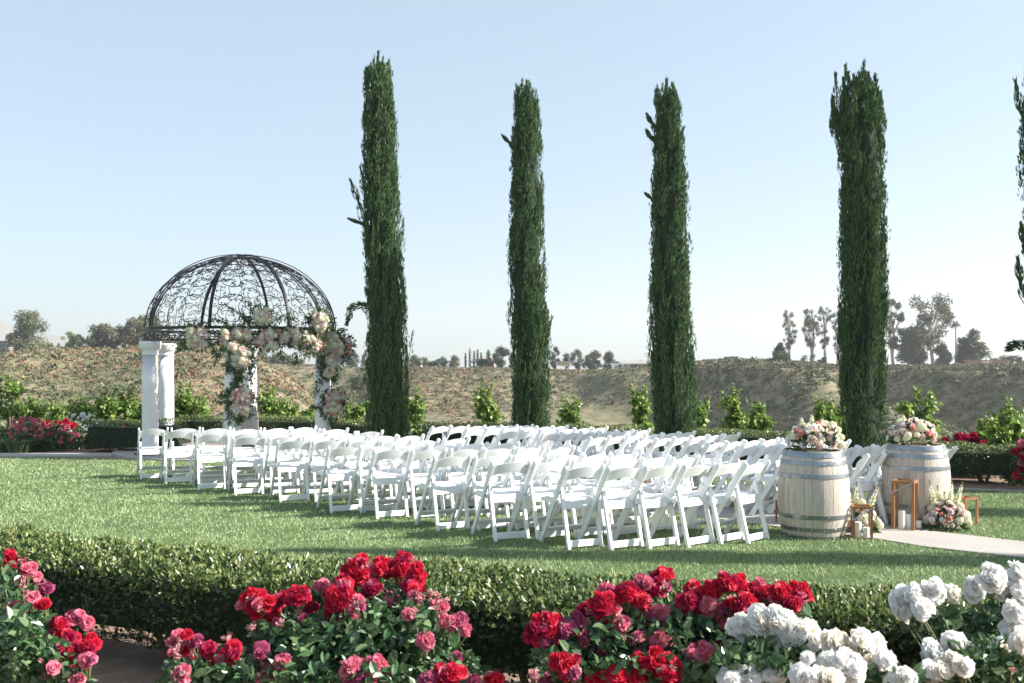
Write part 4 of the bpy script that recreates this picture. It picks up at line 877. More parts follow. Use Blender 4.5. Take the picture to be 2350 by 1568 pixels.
# ------------------------------------------------------------------ barrels
def barrel(x, y, z, rz, label, seed, h=.872, rb=.348, rt=.288, pale=False):
    rng = random.Random(seed); root = empty('wine_barrel', (x, y, z), rz, label, 'barrel'); n = 26
    R = lambda t: rt+(rb-rt)*(1-abs(2*t-1)**2.15)
    mats = [M['oak'], M['oak2'], M['oak3']]; a = 0; ws = [rng.uniform(.75, 1.25) for _ in range(n)]; tw = sum(ws)
    for w in ws:
        da = 2*math.pi*w/tw; a0, a1 = a+.0035, a+da-.0035; a += da; V = []; T = [i/10 for i in range(11)]; pr = rng.uniform(-.0012, .0016)
        for t in T:
            r = R(t)+pr
            for q in (0, .33, .67, 1): an = a0+(a1-a0)*q; V.append((r*math.cos(an), r*math.sin(an), t*h))
            V.append(((r-.028)*math.cos(a1), (r-.028)*math.sin(a1), t*h)); V.append(((r-.028)*math.cos(a0), (r-.028)*math.sin(a0), t*h))
        Fc = [(6*i+j, 6*i+(j+1) % 6, 6*i+6+(j+1) % 6, 6*i+6+j) for i in range(10) for j in range(6)]+[(5,4,3,2,1,0), tuple(range(60,66))]
        o = MB().add(V, Fc).obj('stave', rng.choice(mats), root, smooth=True); sharp(o, 35)
    for zz in (.03, h-.045): MB().lathe([(R(.04)-.026, zz), (R(.04)-.026, zz+.02)], 32).obj('barrel_head', M['darkwood'], root)
    for (t0, t1, nr) in ((.0,.052,1),(.105,.150,1),(.245,.292,0),(.705,.752,0),(.85,.898,1),(.935,.998,1)):
        prof = [(R(t0)+.0015, t0*h), (R(t0)+.0055, t0*h), (R((t0+t1)/2)+.006, (t0+t1)/2*h), (R(t1)+.0055, t1*h), (R(t1)+.0015, t1*h)]
        hp = MB().lathe(prof, 48, cap=False).obj('hoop', M['hoop'], root, smooth=True); sharp(hp, 40)
        B = MB(); m = 16 if nr else 10
        for k in range(m):
            an = 2*math.pi*(k+rng.uniform(-.08,.08)+.3)/m; tt = t0+(t1-t0)*(.3 if (k % 2 and nr) else .65); r = R(tt)+.006; B.lathe([(.0075,-.001),(.0068,.003),(.003,.005)], 7, Matrix.Translation((r*math.cos(an), r*math.sin(an), tt*h)) @ Matrix.Rotation(an, 4, 'Z') @ Matrix.Rotation(R_(90), 4, 'Y'))
        B.obj('rivets', M['rivet'], hp)
        # riveted overlap seam
    return root
B1 = (3.027, 10.0); B2 = (4.36, 10.75)
barrel(*B1, .0, .3, 'oak wine barrel nearest the camera, left of the walkway, flowers on top', 1)
barrel(*B2, .0, 1.4, 'oak wine barrel right of the walkway, behind the tall wooden lantern', 2)
barrel((552-U0)*19.7/F, 19.7, .045, 2.2, 'pale oak barrel used as altar under the gazebo behind the middle column', 3)

# ------------------------------------------------------------------ lanterns, candles, glass cylinders
def candle(x, y, z, r, h, label, group=None):
    root = empty('pillar_candle', (x, y, z), 0, label, 'candle', group)
    MB().lathe([(r,0),(r,h-.004),(r-.004,h),(r*.5,h-.004),(0.002,h-.006)], 24).obj('wax', M['wax'], root, smooth=False)
    MB().tube([(0,0,h-.01),(.001,0,h+.008)], .0014, 5).obj('wick', M['wick'], root); return root
def lantern(x, y, rz, s, h, label, w=.022, handle=True, hside=1, z=0.0):
    root = empty('wooden_lantern', (x, y, z), R_(rz), label, 'lantern'); e = s/2-w/2
    for i in (-1, 1):
        for j in (-1, 1): MB().box((i*e, j*e, h/2), (w, w, h-.001)).obj('post', M['lwood'], root, bevel=.0015)
    for zz in (w*.5, h-w*.5):
        for q in (-1, 1):
            MB().box((0, q*(e+.001), zz), (s-2*w, w-.003, w)).obj('rail', M['lwood'], root, bevel=.0015); MB().box((q*(e+.001), 0, zz), (w-.003, s-2*w, w)).obj('rail', M['lwood'], root, bevel=.0015)
    MB().box((0,0,w*.35), (s-2*w, s-2*w, w*.5)).obj('floor_board', M['lwood'], root)
    for q in (-1, 1):
        MB().box((0, q*(e-.004), h/2), (s-2*w+.004, .003, h-2*w)).obj('glass_pane', M['glass'], root); MB().box((q*(e-.004), 0, h/2), (.003, s-2*w+.004, h-2*w)).obj('glass_pane', M['glass'], root)
    if handle:
        B = MB(); d = hside; a = s/2+.006; B.beam((-a, -e*d, h-w*1.2), (-a, -e*d-.02*d, h-.12), .004, .010); B.beam((a, -e*d, h-w*1.2), (a, -e*d-.02*d, h-.12), .004, .010)
        B2_ = MB(); B2_.beam((-a, -s/2-.005, h-.03), (-a+.004, -s/2-.05, h-.13), .010, .003); B2_.beam((-a+.004, -s/2-.05, h-.13), (a-.02, -s/2-.012, h-.015), .010, .003); B2_.obj('handle', M['steel'], root)
    return root
def at_base(u, v): x, y = G(u, v); return x, y
lx, ly = 4.145-.06, 10.62-.27
LA = (lx, ly); lantern(lx, ly, -32, .225, .53, 'tall wooden lantern with glass panes before the right barrel', w=.030)
candle(lx-.035, ly, .02, .034, .19, 'tall white pillar candle inside the tall lantern')
candle(lx+.045, ly+.03, .02, .03, .15, 'shorter white pillar candle inside the tall lantern, behind the glass cylinder')
LBp = P(1978, 1241, 9.85); lantern(LBp[0], LBp[1], -14, .19, .335, 'small wooden lantern with two candles, right of the left barrel', w=.023)
candle(LBp[0]-.04, LBp[1]+.0, .018, .034, .155, 'taller pillar candle inside the small lantern by the left barrel'); candle(LBp[0]+.035, LBp[1]-.02, .018, .03, .105, 'shorter pillar candle inside the small lantern by the left barrel')
LCp = P(2216, 1203, 10.75); lantern(LCp[0], LCp[1], 20, .18, .30, 'small wooden lantern right of the flower arrangement, farthest right', w=.023, handle=False)
candle(LCp[0]-.03, LCp[1]-.02, .018, .035, .135, 'white pillar candle inside the farthest right lantern')
lantern(2.935, 10.68, 5, .17, .27, 'wooden lantern mostly hidden behind the left barrel', w=.018, handle=False)
lantern(*G(957,1088), 0, .22, .36, 'wooden lantern standing at the aisle front near the reserved seats', w=.02, handle=False)
q = G(1460,1150); lantern(q[0], q[1], 20, .2, .34, 'wooden lantern on the aisle half hidden among the middle rows', w=.02, handle=False)
def cylinder(u, v, h, r, ch, label, cl):
    x, y = G(u, v); y += r; root = empty('glass_cylinder', (x, y, .017), 0, label, 'candle holder'); t = .004
    prof = [(.001,0),(r,0),(r,h),(r-t,h),(r-t,.012),(.001,.012)]; MB().lathe(prof, 36, cap=False).obj('glass', M['glass'], root, smooth=False)
    MB().lathe([(r-.0005,h-.002),(r+.0012,h-.001),(r+.0012,h+.001),(r-t,h+.0015)], 36, cap=False).obj('rim', M['glass'], root)
    candle(x, y, .031, .027, ch, cl)
cylinder(2084, 1216, .222, .057, .12, 'taller clear glass cylinder with a candle on the walkway edge', 'white candle inside the taller glass cylinder')
cylinder(2114, 1221, .172, .060, .075, 'shorter clear glass cylinder with a candle on the walkway edge', 'white candle inside the shorter glass cylinder')

# ------------------------------------------------------------------ flower arrangements
def arrangement(name, x, y, z, rx, ry, h, n, label, seed, mix, r=.045, greens=160, spikes=(), sink=.0, gm='garland', gl=.10, tail=0, vessel=True, catn='flower arrangement', face_all=True):
    rng = random.Random(seed); g = np.random.default_rng(seed); root = empty(name, (x, y, z), 0, label, catn)
    i = 0
    for k in range(n):
        t = (k+.5)/n; ph = math.acos(1-t*.98); th = k*2.39996+rng.uniform(-.3,.3); s = rng.uniform(.82, 1.02)
        p = (rx*math.sin(ph)*math.cos(th)*s, ry*math.sin(ph)*math.sin(th)*s, h*(.22+.72*math.cos(ph)*s)); kd = rng.choice(mix); rr = r*rng.uniform(.7, 1.15)*(1.15 if kd == 'hyd' else 1)
        bloom(kd, root, p, rr, (math.cos(th)*math.sin(ph), math.sin(th)*math.sin(ph)-.2, math.cos(ph)*.9+.1))
    th = g.uniform(0, 6.28, greens); ph = np.arccos(g.uniform(-.1, 1, greens)); o = np.stack([np.sin(ph)*np.cos(th), np.sin(ph)*np.sin(th), np.cos(ph)], 1)
    Pt = o*np.array([rx, ry, h*.75])*.8*g.uniform(.6, 1.0, (greens, 1))+np.array([0,0,h*.12]); V, Fc = leaves(Pt, o+rvec(g, greens)*.5, rvec(g, greens)+np.array([0,0,.6]), g.uniform(.6, 1.3, greens)*gl, g.uniform(.3,.5,greens)*gl, hexa=True)
    inst('greenery', np_mesh('greenery', V, Fc, M[gm]), root)
    if vessel: MB().lathe([(rx*.32,.0),(rx*.4,h*.16),(rx*.42,h*.18),(.01,h*.18)], 16).obj('vessel', M['darkwood'], root)
    for (sx, sy, hh, lean) in spikes:                          # snapdragon spikes
        st = np.array([sx*.6, sy, h*.3]); en = np.array([sx+lean, sy, hh]); sp = MB().tube([st, (st+en)/2, en], [.005,.004,.002], 5).obj('snapdragon', M['stem'], root)
        m = 60; t = np.linspace(.25, .93, m); c = st[None]+(en-st)[None]*t[:, None]; a = np.arange(m)*2.4; rad = .03*(1.15-t); o = np.stack([np.cos(a), np.sin(a), 0*a+.2], 1)
        V, Fc = leaves(c+o*.004, o, rvec(g, m), rad*1.9, rad*1.9, hexa=True, fold=.3); inst('florets', np_mesh('florets', V, Fc, M['p_hyd']), sp)
        m = 16; t = np.linspace(.88, 1.0, m); c = st[None]+(en-st)[None]*t[:, None]; a = np.arange(m)*2.4; o = np.stack([np.cos(a), np.sin(a), 0*a+.9], 1); V, Fc = leaves(c, o, rvec(g, m), .016, .010); inst('buds', np_mesh('buds', V, Fc, M['garlight']), sp)
    return root
MIX = ['blush','blush','lav','cream','white','coral','hyd','blush','white','cream','hyd']
arrangement('flower_centrepiece', B1[0]+.02, B1[1], .845, .285, .26, .33, 74, 'mound of blush, coral and white roses on the left barrel', 3, MIX, r=.038, greens=110, spikes=((-.13,0,.37,-.02),(-.04,.02,.40,.01),(.05,0,.36,.02)), vessel=False)
arrangement('flower_centrepiece', B2[0]-.04, B2[1], .845, .27, .26, .33, 72, 'mound of lavender, blush and white flowers on the right barrel', 4, ['lav','lav','blush','white','cream','hyd','coral','white','blush'], r=.038, greens=100, spikes=((-.1,0,.36,0),(.0,0,.34,.02)), vessel=False)
q = P(2172, 1200, 10.35); arrangement('ground_flowers', q[0], q[1], .0, .235, .18, .34, 58, 'blush and lavender roses with white snapdragons by the right lanterns', 5, ['lav','blush','white','coral','hyd','cream','lav'], r=.038, greens=110, spikes=((-.12,0,.52,-.06),(-.06,.03,.46,-.02),(.04,0,.53,.02),(.10,.02,.50,.08),(.0,.05,.40,.0)), vessel=False)
q = P(1972, 1222, 10.2); arrangement('ground_flowers', q[0], q[1], .0, .20, .16, .34, 50, 'coral and blush flowers with snapdragons behind the small lantern by the left barrel', 6, ['coral','blush','white','hyd','cream','blush'], r=.038, greens=110, spikes=((-.13,0,.60,-.03),(-.05,.02,.52,.03),(.08,0,.50,.12),(-.10,.04,.50,-.03)), vessel=False)
for (u, v, lb, sd) in ((1012,1075,'small white flower posy at the aisle front by the wooden lantern',7),(1455,1105,'small greenish flower posy on the aisle among the middle rows',8),(1555,1160,'white flower posy low on the aisle near the last rows',9),(1270,1110,'white flower posy on the aisle in the fourth row',10)):
    x, y = G(u, v); arrangement('aisle_posy', x, y, 0, .10, .1, .30, 9, lb, sd, ['white','hyd','cream'], r=.035, greens=50, spikes=((0,0,.42,0),(.04,0,.38,.02)), gm='garlight', gl=.07, catn='posy')

# garlands on the gazebo
def garland(name, label, clusters, seed, mix=None, trails=(), gw=(12,1.25), r=.047, gm='garland'):
    """clusters: (u,v,ru,rv,n[,d]) in picture units on the gazebo; trails: polylines of hanging leaves"""
    rng = random.Random(seed); g = np.random.default_rng(seed); c0 = clusters[0]; o0 = P(c0[0], c0[1], dg(c0)); root = empty(name, tuple(o0), 0, label, 'flower garland'); LP = []; LD = []
    for c in clusters:
        u, v, ru, rv, n = c[:5]; n = int(n*2.4); ru *= 1.25; rv *= 1.15; d = dg(c)
        for k in range(n):
            t = math.sqrt((k+.5)/n); a = k*2.39996; du = ru*t*math.cos(a); dv = rv*t*math.sin(a); dd = -.16*math.sqrt(max(0, 1-t*t*.9)); p = P(u+du, v+dv, d+dd)-o0; kd = rng.choice(mix or MIX)
            bloom(kd, root, p, r*rng.uniform(.58, 1.0)*(1.3 if kd == 'hyd' else 1), (du/ru*.6+.45, -.75, -dv/rv*.6+.35))
        m = int(n*gw[0]*.6)+25; a = g.uniform(0, 6.28, m); t = np.sqrt(g.random(m))*gw[1]; pts = np.array([P(u+ru*tt*math.cos(aa), v+rv*tt*math.sin(aa), d-.02-.06*g.random()) for tt, aa in zip(t, a)])-o0
        LP.append(pts); LD.append(np.stack([np.cos(a), -.4+0*a, -np.sin(a)-.3], 1)+rvec(g, m)*.7)
    B = MB()
    for (pl, m, wd) in trails:
        pl = [P(*q)-o0 for q in pl]; S = np.r_[0, np.cumsum([np.linalg.norm(b-a) for a, b in zip(pl[:-1], pl[1:])])]; A = np.array(pl); s = g.random(m)*S[-1]
        pts = np.stack([np.interp(s, S, A[:, i]) for i in range(3)], 1)+rvec(g, m)*wd*g.random((m, 1)); LP.append(pts); LD.append(rvec(g, m)+np.array([0,-.2,-.5])); B.tube(pl, .004, 4)
    if trails: B.obj('stem', M['stem'], root)
    Pt = np.concatenate(LP); D = np.concatenate(LD); n = len(Pt); V, Fc = leaves(Pt, D, rvec(g, n)+np.array([.3,-.5,.5]), g.uniform(.05,.10,n), g.uniform(.018,.034,n)); inst('greenery', np_mesh('greenery', V, Fc, M[gm]), root)
    return root
def dring(u, near=True):                                # distance of the ring front at picture column u
    a = (u-U0)/F; A_ = 1+a*a; Bq = -2*(a*GX+GY); C_ = GX*GX+GY*GY-(GR+.05)**2; D_ = max(Bq*Bq-4*A_*C_, 0); return (-Bq-math.sqrt(D_))/(2*A_)
def dg(c): return c[5] if len(c) > 5 else dring(c[0])
def c8(x, y): return 487.7+x*.20119, 688.5+y*.20119
def K(x, y, rx, ry, n, *d): u, v = c8(x, y); return (u, v, rx*.20119, ry*.20119, n)+tuple(d)
dmid = 18.19-.17; drt = 19.43-.17
garland('flower_garland', 'long swag of blush and cream roses across the front right of the dome ring', [K(900,400,95,70,14),K(150,440,62,95,14),K(290,400,75,80,15),K(400,400,40,80,7),K(530,460,60,60,6),K(630,400,75,65,11),K(640,510,85,50,9),K(740,365,35,25,3),K(800,430,65,60,8),K(940,450,75,60,10),K(1070,440,70,70,10),K(1130,520,110,80,15),K(1180,420,60,60,7)], 11,
  trails=[([(c8(100,560))+(18.3,),(c8(60,640))+(18.2,),(c8(20,740))+(18.2,)],60,.09),([(c8(450,540))+(18.1,),(c8(430,650))+(18.1,)],50,.1),([(c8(780,560))+(18.3,),(c8(790,660))+(18.3,)],45,.08),([(c8(960,590))+(18.4,),(c8(940,740))+(18.4,)],70,.08),([(c8(700,330))+(18.3,),(c8(760,200))+(18.5,),(c8(900,180))+(18.6,),(c8(960,260))+(18.7,)],120,.12),([(c8(560,320))+(18.3,),(c8(300,150))+(18.4,),(c8(150,60))+(18.6,)],110,.10),([(c8(0,220))+(18.5,),(c8(170,260))+(18.3,)],70,.1),([(c8(1060,580))+(18.7,),(c8(1110,660))+(18.7,)],50,.08)])
garland('flower_cluster', 'separate rose cluster high on the dome front', [K(560,190,85,85,15,18.3)], 12, mix=['cream','hyd','hyd','blush','coral','white'], trails=[([(c8(420,250))+(18.3,),(c8(360,200))+(18.3,)],120,.14),([(c8(500,160))+(18.35,),(c8(450,120))+(18.4,),(c8(400,-10))+(18.6,)],60,.07)])
garland('flower_cluster', 'rose cluster on the right shoulder of the dome', [K(1230,250,80,110,20,18.9)], 13, mix=['cream','hyd','coral','blush','white','lav'], trails=[([(c8(1130,220))+(18.9,),(c8(1080,210))+(18.9,)],130,.14),([(c8(1235,250))+(18.9,),(c8(1330,200))+(19.0,),(c8(1380,350))+(19.2,)],90,.1)])
garland('flower_cluster', 'small rose cluster at the left end of the ring flowers', [(452,772,25,24,18,18.25)], 14, trails=[([(425,790,18.2),(405,800,18.2)],70,.10),([(490,790,18.2),(493,815,18.2)],60,.08),([(440,748,18.2),(470,750,18.2)],60,.1)])
garland('flower_cluster', 'rose cluster at the far right rim, beyond the right column', [K(1520,520,60,95,15,19.6)], 15, mix=['white','lav','blush','coral','white'], trails=[([(c8(1430,420))+(19.4,),(c8(1500,320))+(19.6,)],90,.08),([(c8(1490,640))+(19.5,),(c8(1480,690))+(19.5,)],50,.08)])
garland('column_garland', 'rose and greenery garland falling down the upper middle column', [K(230,530,50,50,6,dmid),K(335,600,80,70,13,dmid),K(330,700,95,70,15,dmid)], 16, trails=[([(c8(300,800))+(dmid,),(c8(340,900))+(dmid,)],190,.14),([(c8(280,860))+(dmid,),(c8(250,1010))+(dmid,)],150,.08),([(c8(430,780))+(dmid,),(c8(440,960))+(dmid,)],70,.05),([(c8(170,720))+(dmid,),(c8(190,820))+(dmid,)],70,.08)])
garland('column_garland', 'lower cluster of cream and blush roses on the middle column', [K(330,1110,115,90,18,dmid),K(330,1240,105,75,14,dmid)], 17, mix=['cream','hyd','blush','blush','lav','white','coral'], trails=[([(c8(200,1030))+(dmid,),(c8(180,1300))+(dmid,),(c8(190,1420))+(dmid,)],170,.10),([(c8(130,1090))+(dmid,),(c8(90,1080))+(dmid,)],60,.08),([(c8(20,1150))+(dmid,),(c8(120,1160))+(dmid,)],40,.06),([(c8(330,1310))+(dmid,),(c8(300,1400))+(dmid,)],120,.10),([(c8(440,1080))+(dmid,),(c8(460,1110))+(dmid,)],60,.08)])
garland('column_garland', 'thick rose garland down the upper right column', [K(1330,450,95,85,22,drt),K(1400,550,70,100,18,drt),K(1380,690,70,95,15,drt),K(1340,830,60,55,7,drt),K(1280,560,60,60,7,drt)], 18, trails=[([(c8(1240,640))+(drt,),(c8(1230,900))+(drt,),(c8(1190,1080))+(drt,)],330,.11),([(c8(1390,860))+(drt,),(c8(1380,960))+(drt,)],50,.05),([(c8(1250,700))+(drt,),(c8(1280,900))+(drt,)],160,.08)])
garland('column_garland', 'lower cluster of roses and greenery on the right column', [K(1390,1120,85,80,16,drt),K(1370,1240,95,80,15,drt)], 19, mix=['cream','blush','white','coral','lav','hyd'], trails=[([(c8(1270,1080))+(drt,),(c8(1290,1280))+(drt,),(c8(1390,1430))+(drt,)],260,.12),([(c8(1260,1230))+(drt,),(c8(1120,1220))+(drt,)],80,.06),([(c8(1460,1080))+(drt,),(c8(1490,1200))+(drt,)],60,.06)])

# ------------------------------------------------------------------ chairs
YB, YF, HT = -.25, .25, .775
def chair_proto():
    d = Vector((0, YB-YF, HT)).normalized(); Lp = lambda z: Vector((0, YF+(YB-YF)*z/HT, z)); ms = []
    def post(x, a, b, w, t):                                   # board with rounded top
        a = Vector(a); b = Vector(b); dd = (b-a).normalized(); nn = Vector((0, -dd.z, dd.y)); pts = [a-nn*w/2, a+nn*w/2]
        for k in range(7): an = math.pi*k/6; pts.append(b-dd*w/2+nn*(w/2*math.cos(an))+dd*(w/2*math.sin(an)))
        n = len(pts); V = [(x-t/2, p.y, p.z) for p in pts]+[(x+t/2, p.y, p.z) for p in pts]
        return MB().add(V, [tuple(range(n)), tuple(range(n, 2*n))[::-1]]+[(i, i+n, (i+1) % n+n, (i+1) % n) for i in range(n)])
    for x in (-.203, .203): ms.append(('side_post', post(x, Lp(0), Lp(HT), .050, .024), .003))
    for x in (-.175, .175): ms.append(('rear_leg', post(x, (0, YB, 0), (0, -.105, .565), .036, .030), .003))
    ms.append(('bottom_bar', MB().beam((-.166, YB+.018, .052), (.166, YB+.018, .052), .022, .062, side=(0,1,0)), .003))
    ms.append(('stretcher', MB().beam((-.197, Lp(.13).y, .135), (.197, Lp(.13).y, .135), .022, .048, side=(0,1,.6)), .003))
    # seat frame with overhang to the front, pad on top
    f = MB()
    for s in (-1, 1): f.box((s*.178, .03, .425), (.024, .40, .034)) if False else None
    f.box((0,.235,.420),(.40,.03,.038)); f.box((-.176,.06,.420),(.034,.318,.038)); f.box((.176,.06,.420),(.034,.318,.038)); f.box((0,-.112,.420),(.316,.026,.038))
    ms.append(('seat_frame', f, 0)); 
    ms.append(('seat_pad', MB().box((0,.06,.447),(.345,.325,.014)), .006)); ms.append(('seat_board', MB().box((0,.06,.430),(.318,.318,.012)), 0))
    # rear apron, slightly bowed
    V = []; Fc = []; n = 8
    for i in range(n+1):
        x = -.160+.32*i/n; y = -.160-.012*(1-(x/.16)**2)
        V += [(x, y, .368), (x, y+.003, .444), (x, y+.030, .444), (x, y+.014, .368)]
    for i in range(n):
        for j in range(4): Fc.append((4*i+j, 4*i+4+j, 4*i+4+(j+1) % 4, 4*i+(j+1) % 4))
    Fc += [(0,1,2,3), (4*n+3, 4*n+2, 4*n+1, 4*n)]; ms.append(('apron', MB().add(V, Fc), .0))
    # arched, bowed back slat with flanges at both ends
    V = []; Fc = []; n = 12
    for i in range(n+1):
        s = -1+2*i/n; x = s*.190; arch = .040*(1-s*s); bow = -.022*(1-s*s); zt = .722+arch; zb = .622+arch*.95
        for (z, o) in ((zb, 0), ((zt+zb)/2, -.002), (zt, 0), (zt, .016), ((zt+zb)/2, .014), (zb, .016)): p = Lp(z); V.append((x, p.y+bow+o-.004, z))
    for i in range(n):
        for j in range(6): Fc.append((6*i+j, 6*i+6+j, 6*i+6+(j+1) % 6, 6*i+(j+1) % 6))
    Fc += [tuple(range(6)), tuple(range(6*n, 6*n+6))[::-1]]; b = MB().add(V, Fc)
    for s in (-1, 1):
        x = s*.186; pts = [(Lp(.600)+Vector((0,.0,0))), Lp(.615)+Vector((0,.050,0)), Lp(.67)+Vector((0,.066,0)), Lp(.715)+Vector((0,.055,0)), Lp(.735), Lp(.735)-Vector((0,.018,0)), Lp(.61)-Vector((0,.018,0))]; n2 = len(pts)
        b.add([(x-.005, p.y, p.z) for p in pts]+[(x+.005, p.y, p.z) for p in pts], [tuple(range(n2)), tuple(range(n2, 2*n2))[::-1]]+[(i, i+n2, (i+1) % n2+n2, (i+1) % n2) for i in range(n2)])
    ms.append(('backrest', b, 0))
    out = []
    for nm, mb, bv in ms:
        me = mb.mesh(nm, M['pad'] if nm == 'seat_pad' else M['resin'], False, bv)
        bm = bmesh.new(); bm.from_mesh(me); bmesh.ops.recalc_face_normals(bm, faces=bm.faces)
        if nm in ('backrest', 'apron'):
            for fc in bm.faces: fc.smooth = True
            for e in bm.edges: e.smooth = not (len(e.link_faces) == 2 and e.calc_face_angle(0) > R_(35))
        bm.to_mesh(me); bm.free(); out.append((nm, me))
    return out
CH = chair_proto()
def chair(u, v, alpha, label, group):
    """u,v: picture point of the middle of the arched back's top edge"""
    zt = .762; d = (H-zt)*F/(v-VH); x = (u-U0)*d/F; yb = YF+(YB-YF)*zt/HT-.01; a = R_(alpha); rr = random.Random(int(u*10))
    root = empty('folding_chair', (x-yb*-math.sin(a), d-yb*math.cos(a), .012), a, label, 'chair', group)
    root.rotation_euler = (0, 0, a+R_(rr.uniform(-2.2, 2.2)))
    for nm, me in CH: inst(nm, me, root)
    return root
cA = lambda x: 573.7+x*.14649; cB = lambda x: 671.1+132.1+x*.14649; cC = lambda x: 1090.1+x*.14649; vv = lambda y: 963.9+y*.14649
G_ = lambda x: 258.2+x*.14649; cD = lambda x: 1377.0+x*.14649; cE = lambda x: 1635.1+x*.24415; ve = lambda y: 963.9+y*.24415
LEFT = [
 [(G_(630),150),(G_(1150),145),(G_(1640),145),(G_(2120),155),(cA(430),145),(cA(850),130)],
 [(G_(1030),185),(G_(1590),195),(G_(2110),190),(cA(450),165),(cA(900),175),(cA(1350),160)],
 [(G_(1560),240),(G_(2110),230),(cA(450),230),(cA(1000),215),(cA(1460),215),(cA(1900),195)],
 [(cA(-10),285),(cA(560),280),(cA(1090),280),(cA(1640),265),(cA(2100),265),(cA(2535),262)],
 [(cA(700),345),(cA(1260),340),(cA(1800),340),(cA(2300),345),(cA(2757),335),(cA(3247),310)],
 [(cA(1500),440),(cA(2020),435),(cA(2547),415),(cA(3047),410),(cA(3517),395),(cA(4025),385)],
 [(cB(663),490),(cB(1250),490),(cB(1850),475),(cB(2368),465),(cB(2838),455),(cB(3328),455)],
 [(cC(-348),595),(cC(310),590),(cC(900),585),(cC(1460),570),(cC(1930),560),(cC(2348),555)],
 [(cC(590),685),(cC(1220),670),(cC(1830),655),(cC(2388),645),(cC(2858),610),(cC(3328),605)],
 [(cC(1740),755),(cD(430),760),(cD(1010),745),(cD(1580),730),(cD(2080),700),(1740,(1066-963.9)/.14649)]]
ORD = ['first','second','third','fourth','fifth','sixth','seventh','eighth','ninth','last']
RW = ['front','second','third','fourth','fifth','sixth','seventh','eighth','ninth','back']
SEATL = ['at the open lawn end','second from the lawn end','third from the lawn end','third from the aisle','second from the aisle','on the aisle']
for r, row in enumerate(LEFT):
    for s, (u, y) in enumerate(row):
        chair(u, vv(y), 21+.8*r+(s/5)*(19-r*.35), 'white folding chair %s, %s row of the nearer left block' % (SEATL[s], RW[r]), 'white folding chairs of the left block')
RT = [((1014.2,980.7),(1207,978.3)),((1096.3,985.9),(1287.9,980.5)),((1176.5,991.7),(1378.7,983.7)),((1268.8,996.9),(1476.6,989.5)),((1378.7,1005.7),(1580.6,993.9)),((1485.4,1010.8),(1683.2,998.3)),((1602.6,1021),(1811,1008.3)),((1725.4,1027.4),(1937.8,1015.7)),((1835,1036.5),(2029,1024.5)),((2013.5,1044.5),(2184.4,1031.5))]
SEATR = ['on the aisle','second from the aisle','third from the aisle','third from the hedge end','second from the hedge end','at the hedge end']
for r, (a, b) in enumerate(RT):
    for s in range(6):
        t = (s/5)**.94; u = a[0]+(b[0]-a[0])*t; v = a[1]+(b[1]-a[1])*t
        chair(u, v, 49-.25*r+s*.9, 'white folding chair %s, %s row of the farther right block' % (SEATR[s], RW[r]), 'white folding chairs of the right block')
# clear reserved signs on the first row backs
def sign(u, v, d, lb):
    p = P(u, v, d); r = empty('reserved_sign', tuple(p), R_(48), lb, 'sign', 'clear reserved signs on the front row')
    M.setdefault('acr', mat('smoked_acrylic', (.25,.29,.29), (.2,.24,.24), rough=.1, scale=2)); MB().box((0,0,0),(.10,.004,.13)).obj('plate', M['acr'], r, bevel=.001)
    for pts in ([(-.02,.03),(-.025,0),(-.008,-.02),(.012,-.012),(.018,.02)], [(.018,.02),(.012,-.035)], [(-.03,-.045),(.03,-.045)]): MB().tube([(x,-.004,z) for x, z in pts], .0028, 4).obj('lettering', M['wallw'], r)
    MB().tube([(-.04,0,.065),(0,.01,.12),(.04,0,.065)], .0015, 4).obj('ribbon', M['wallw'], r)
for u, v, lb in ((1020,1000,'clear sign with white lettering on the first aisle chair of the right block'),(1100,1001,'clear sign with white lettering on the second row aisle chair'),(1139,998,'clear sign with white lettering behind the second row aisle chair')): sign(u, v, (H-.62)*F/(v-VH)*.985, lb)

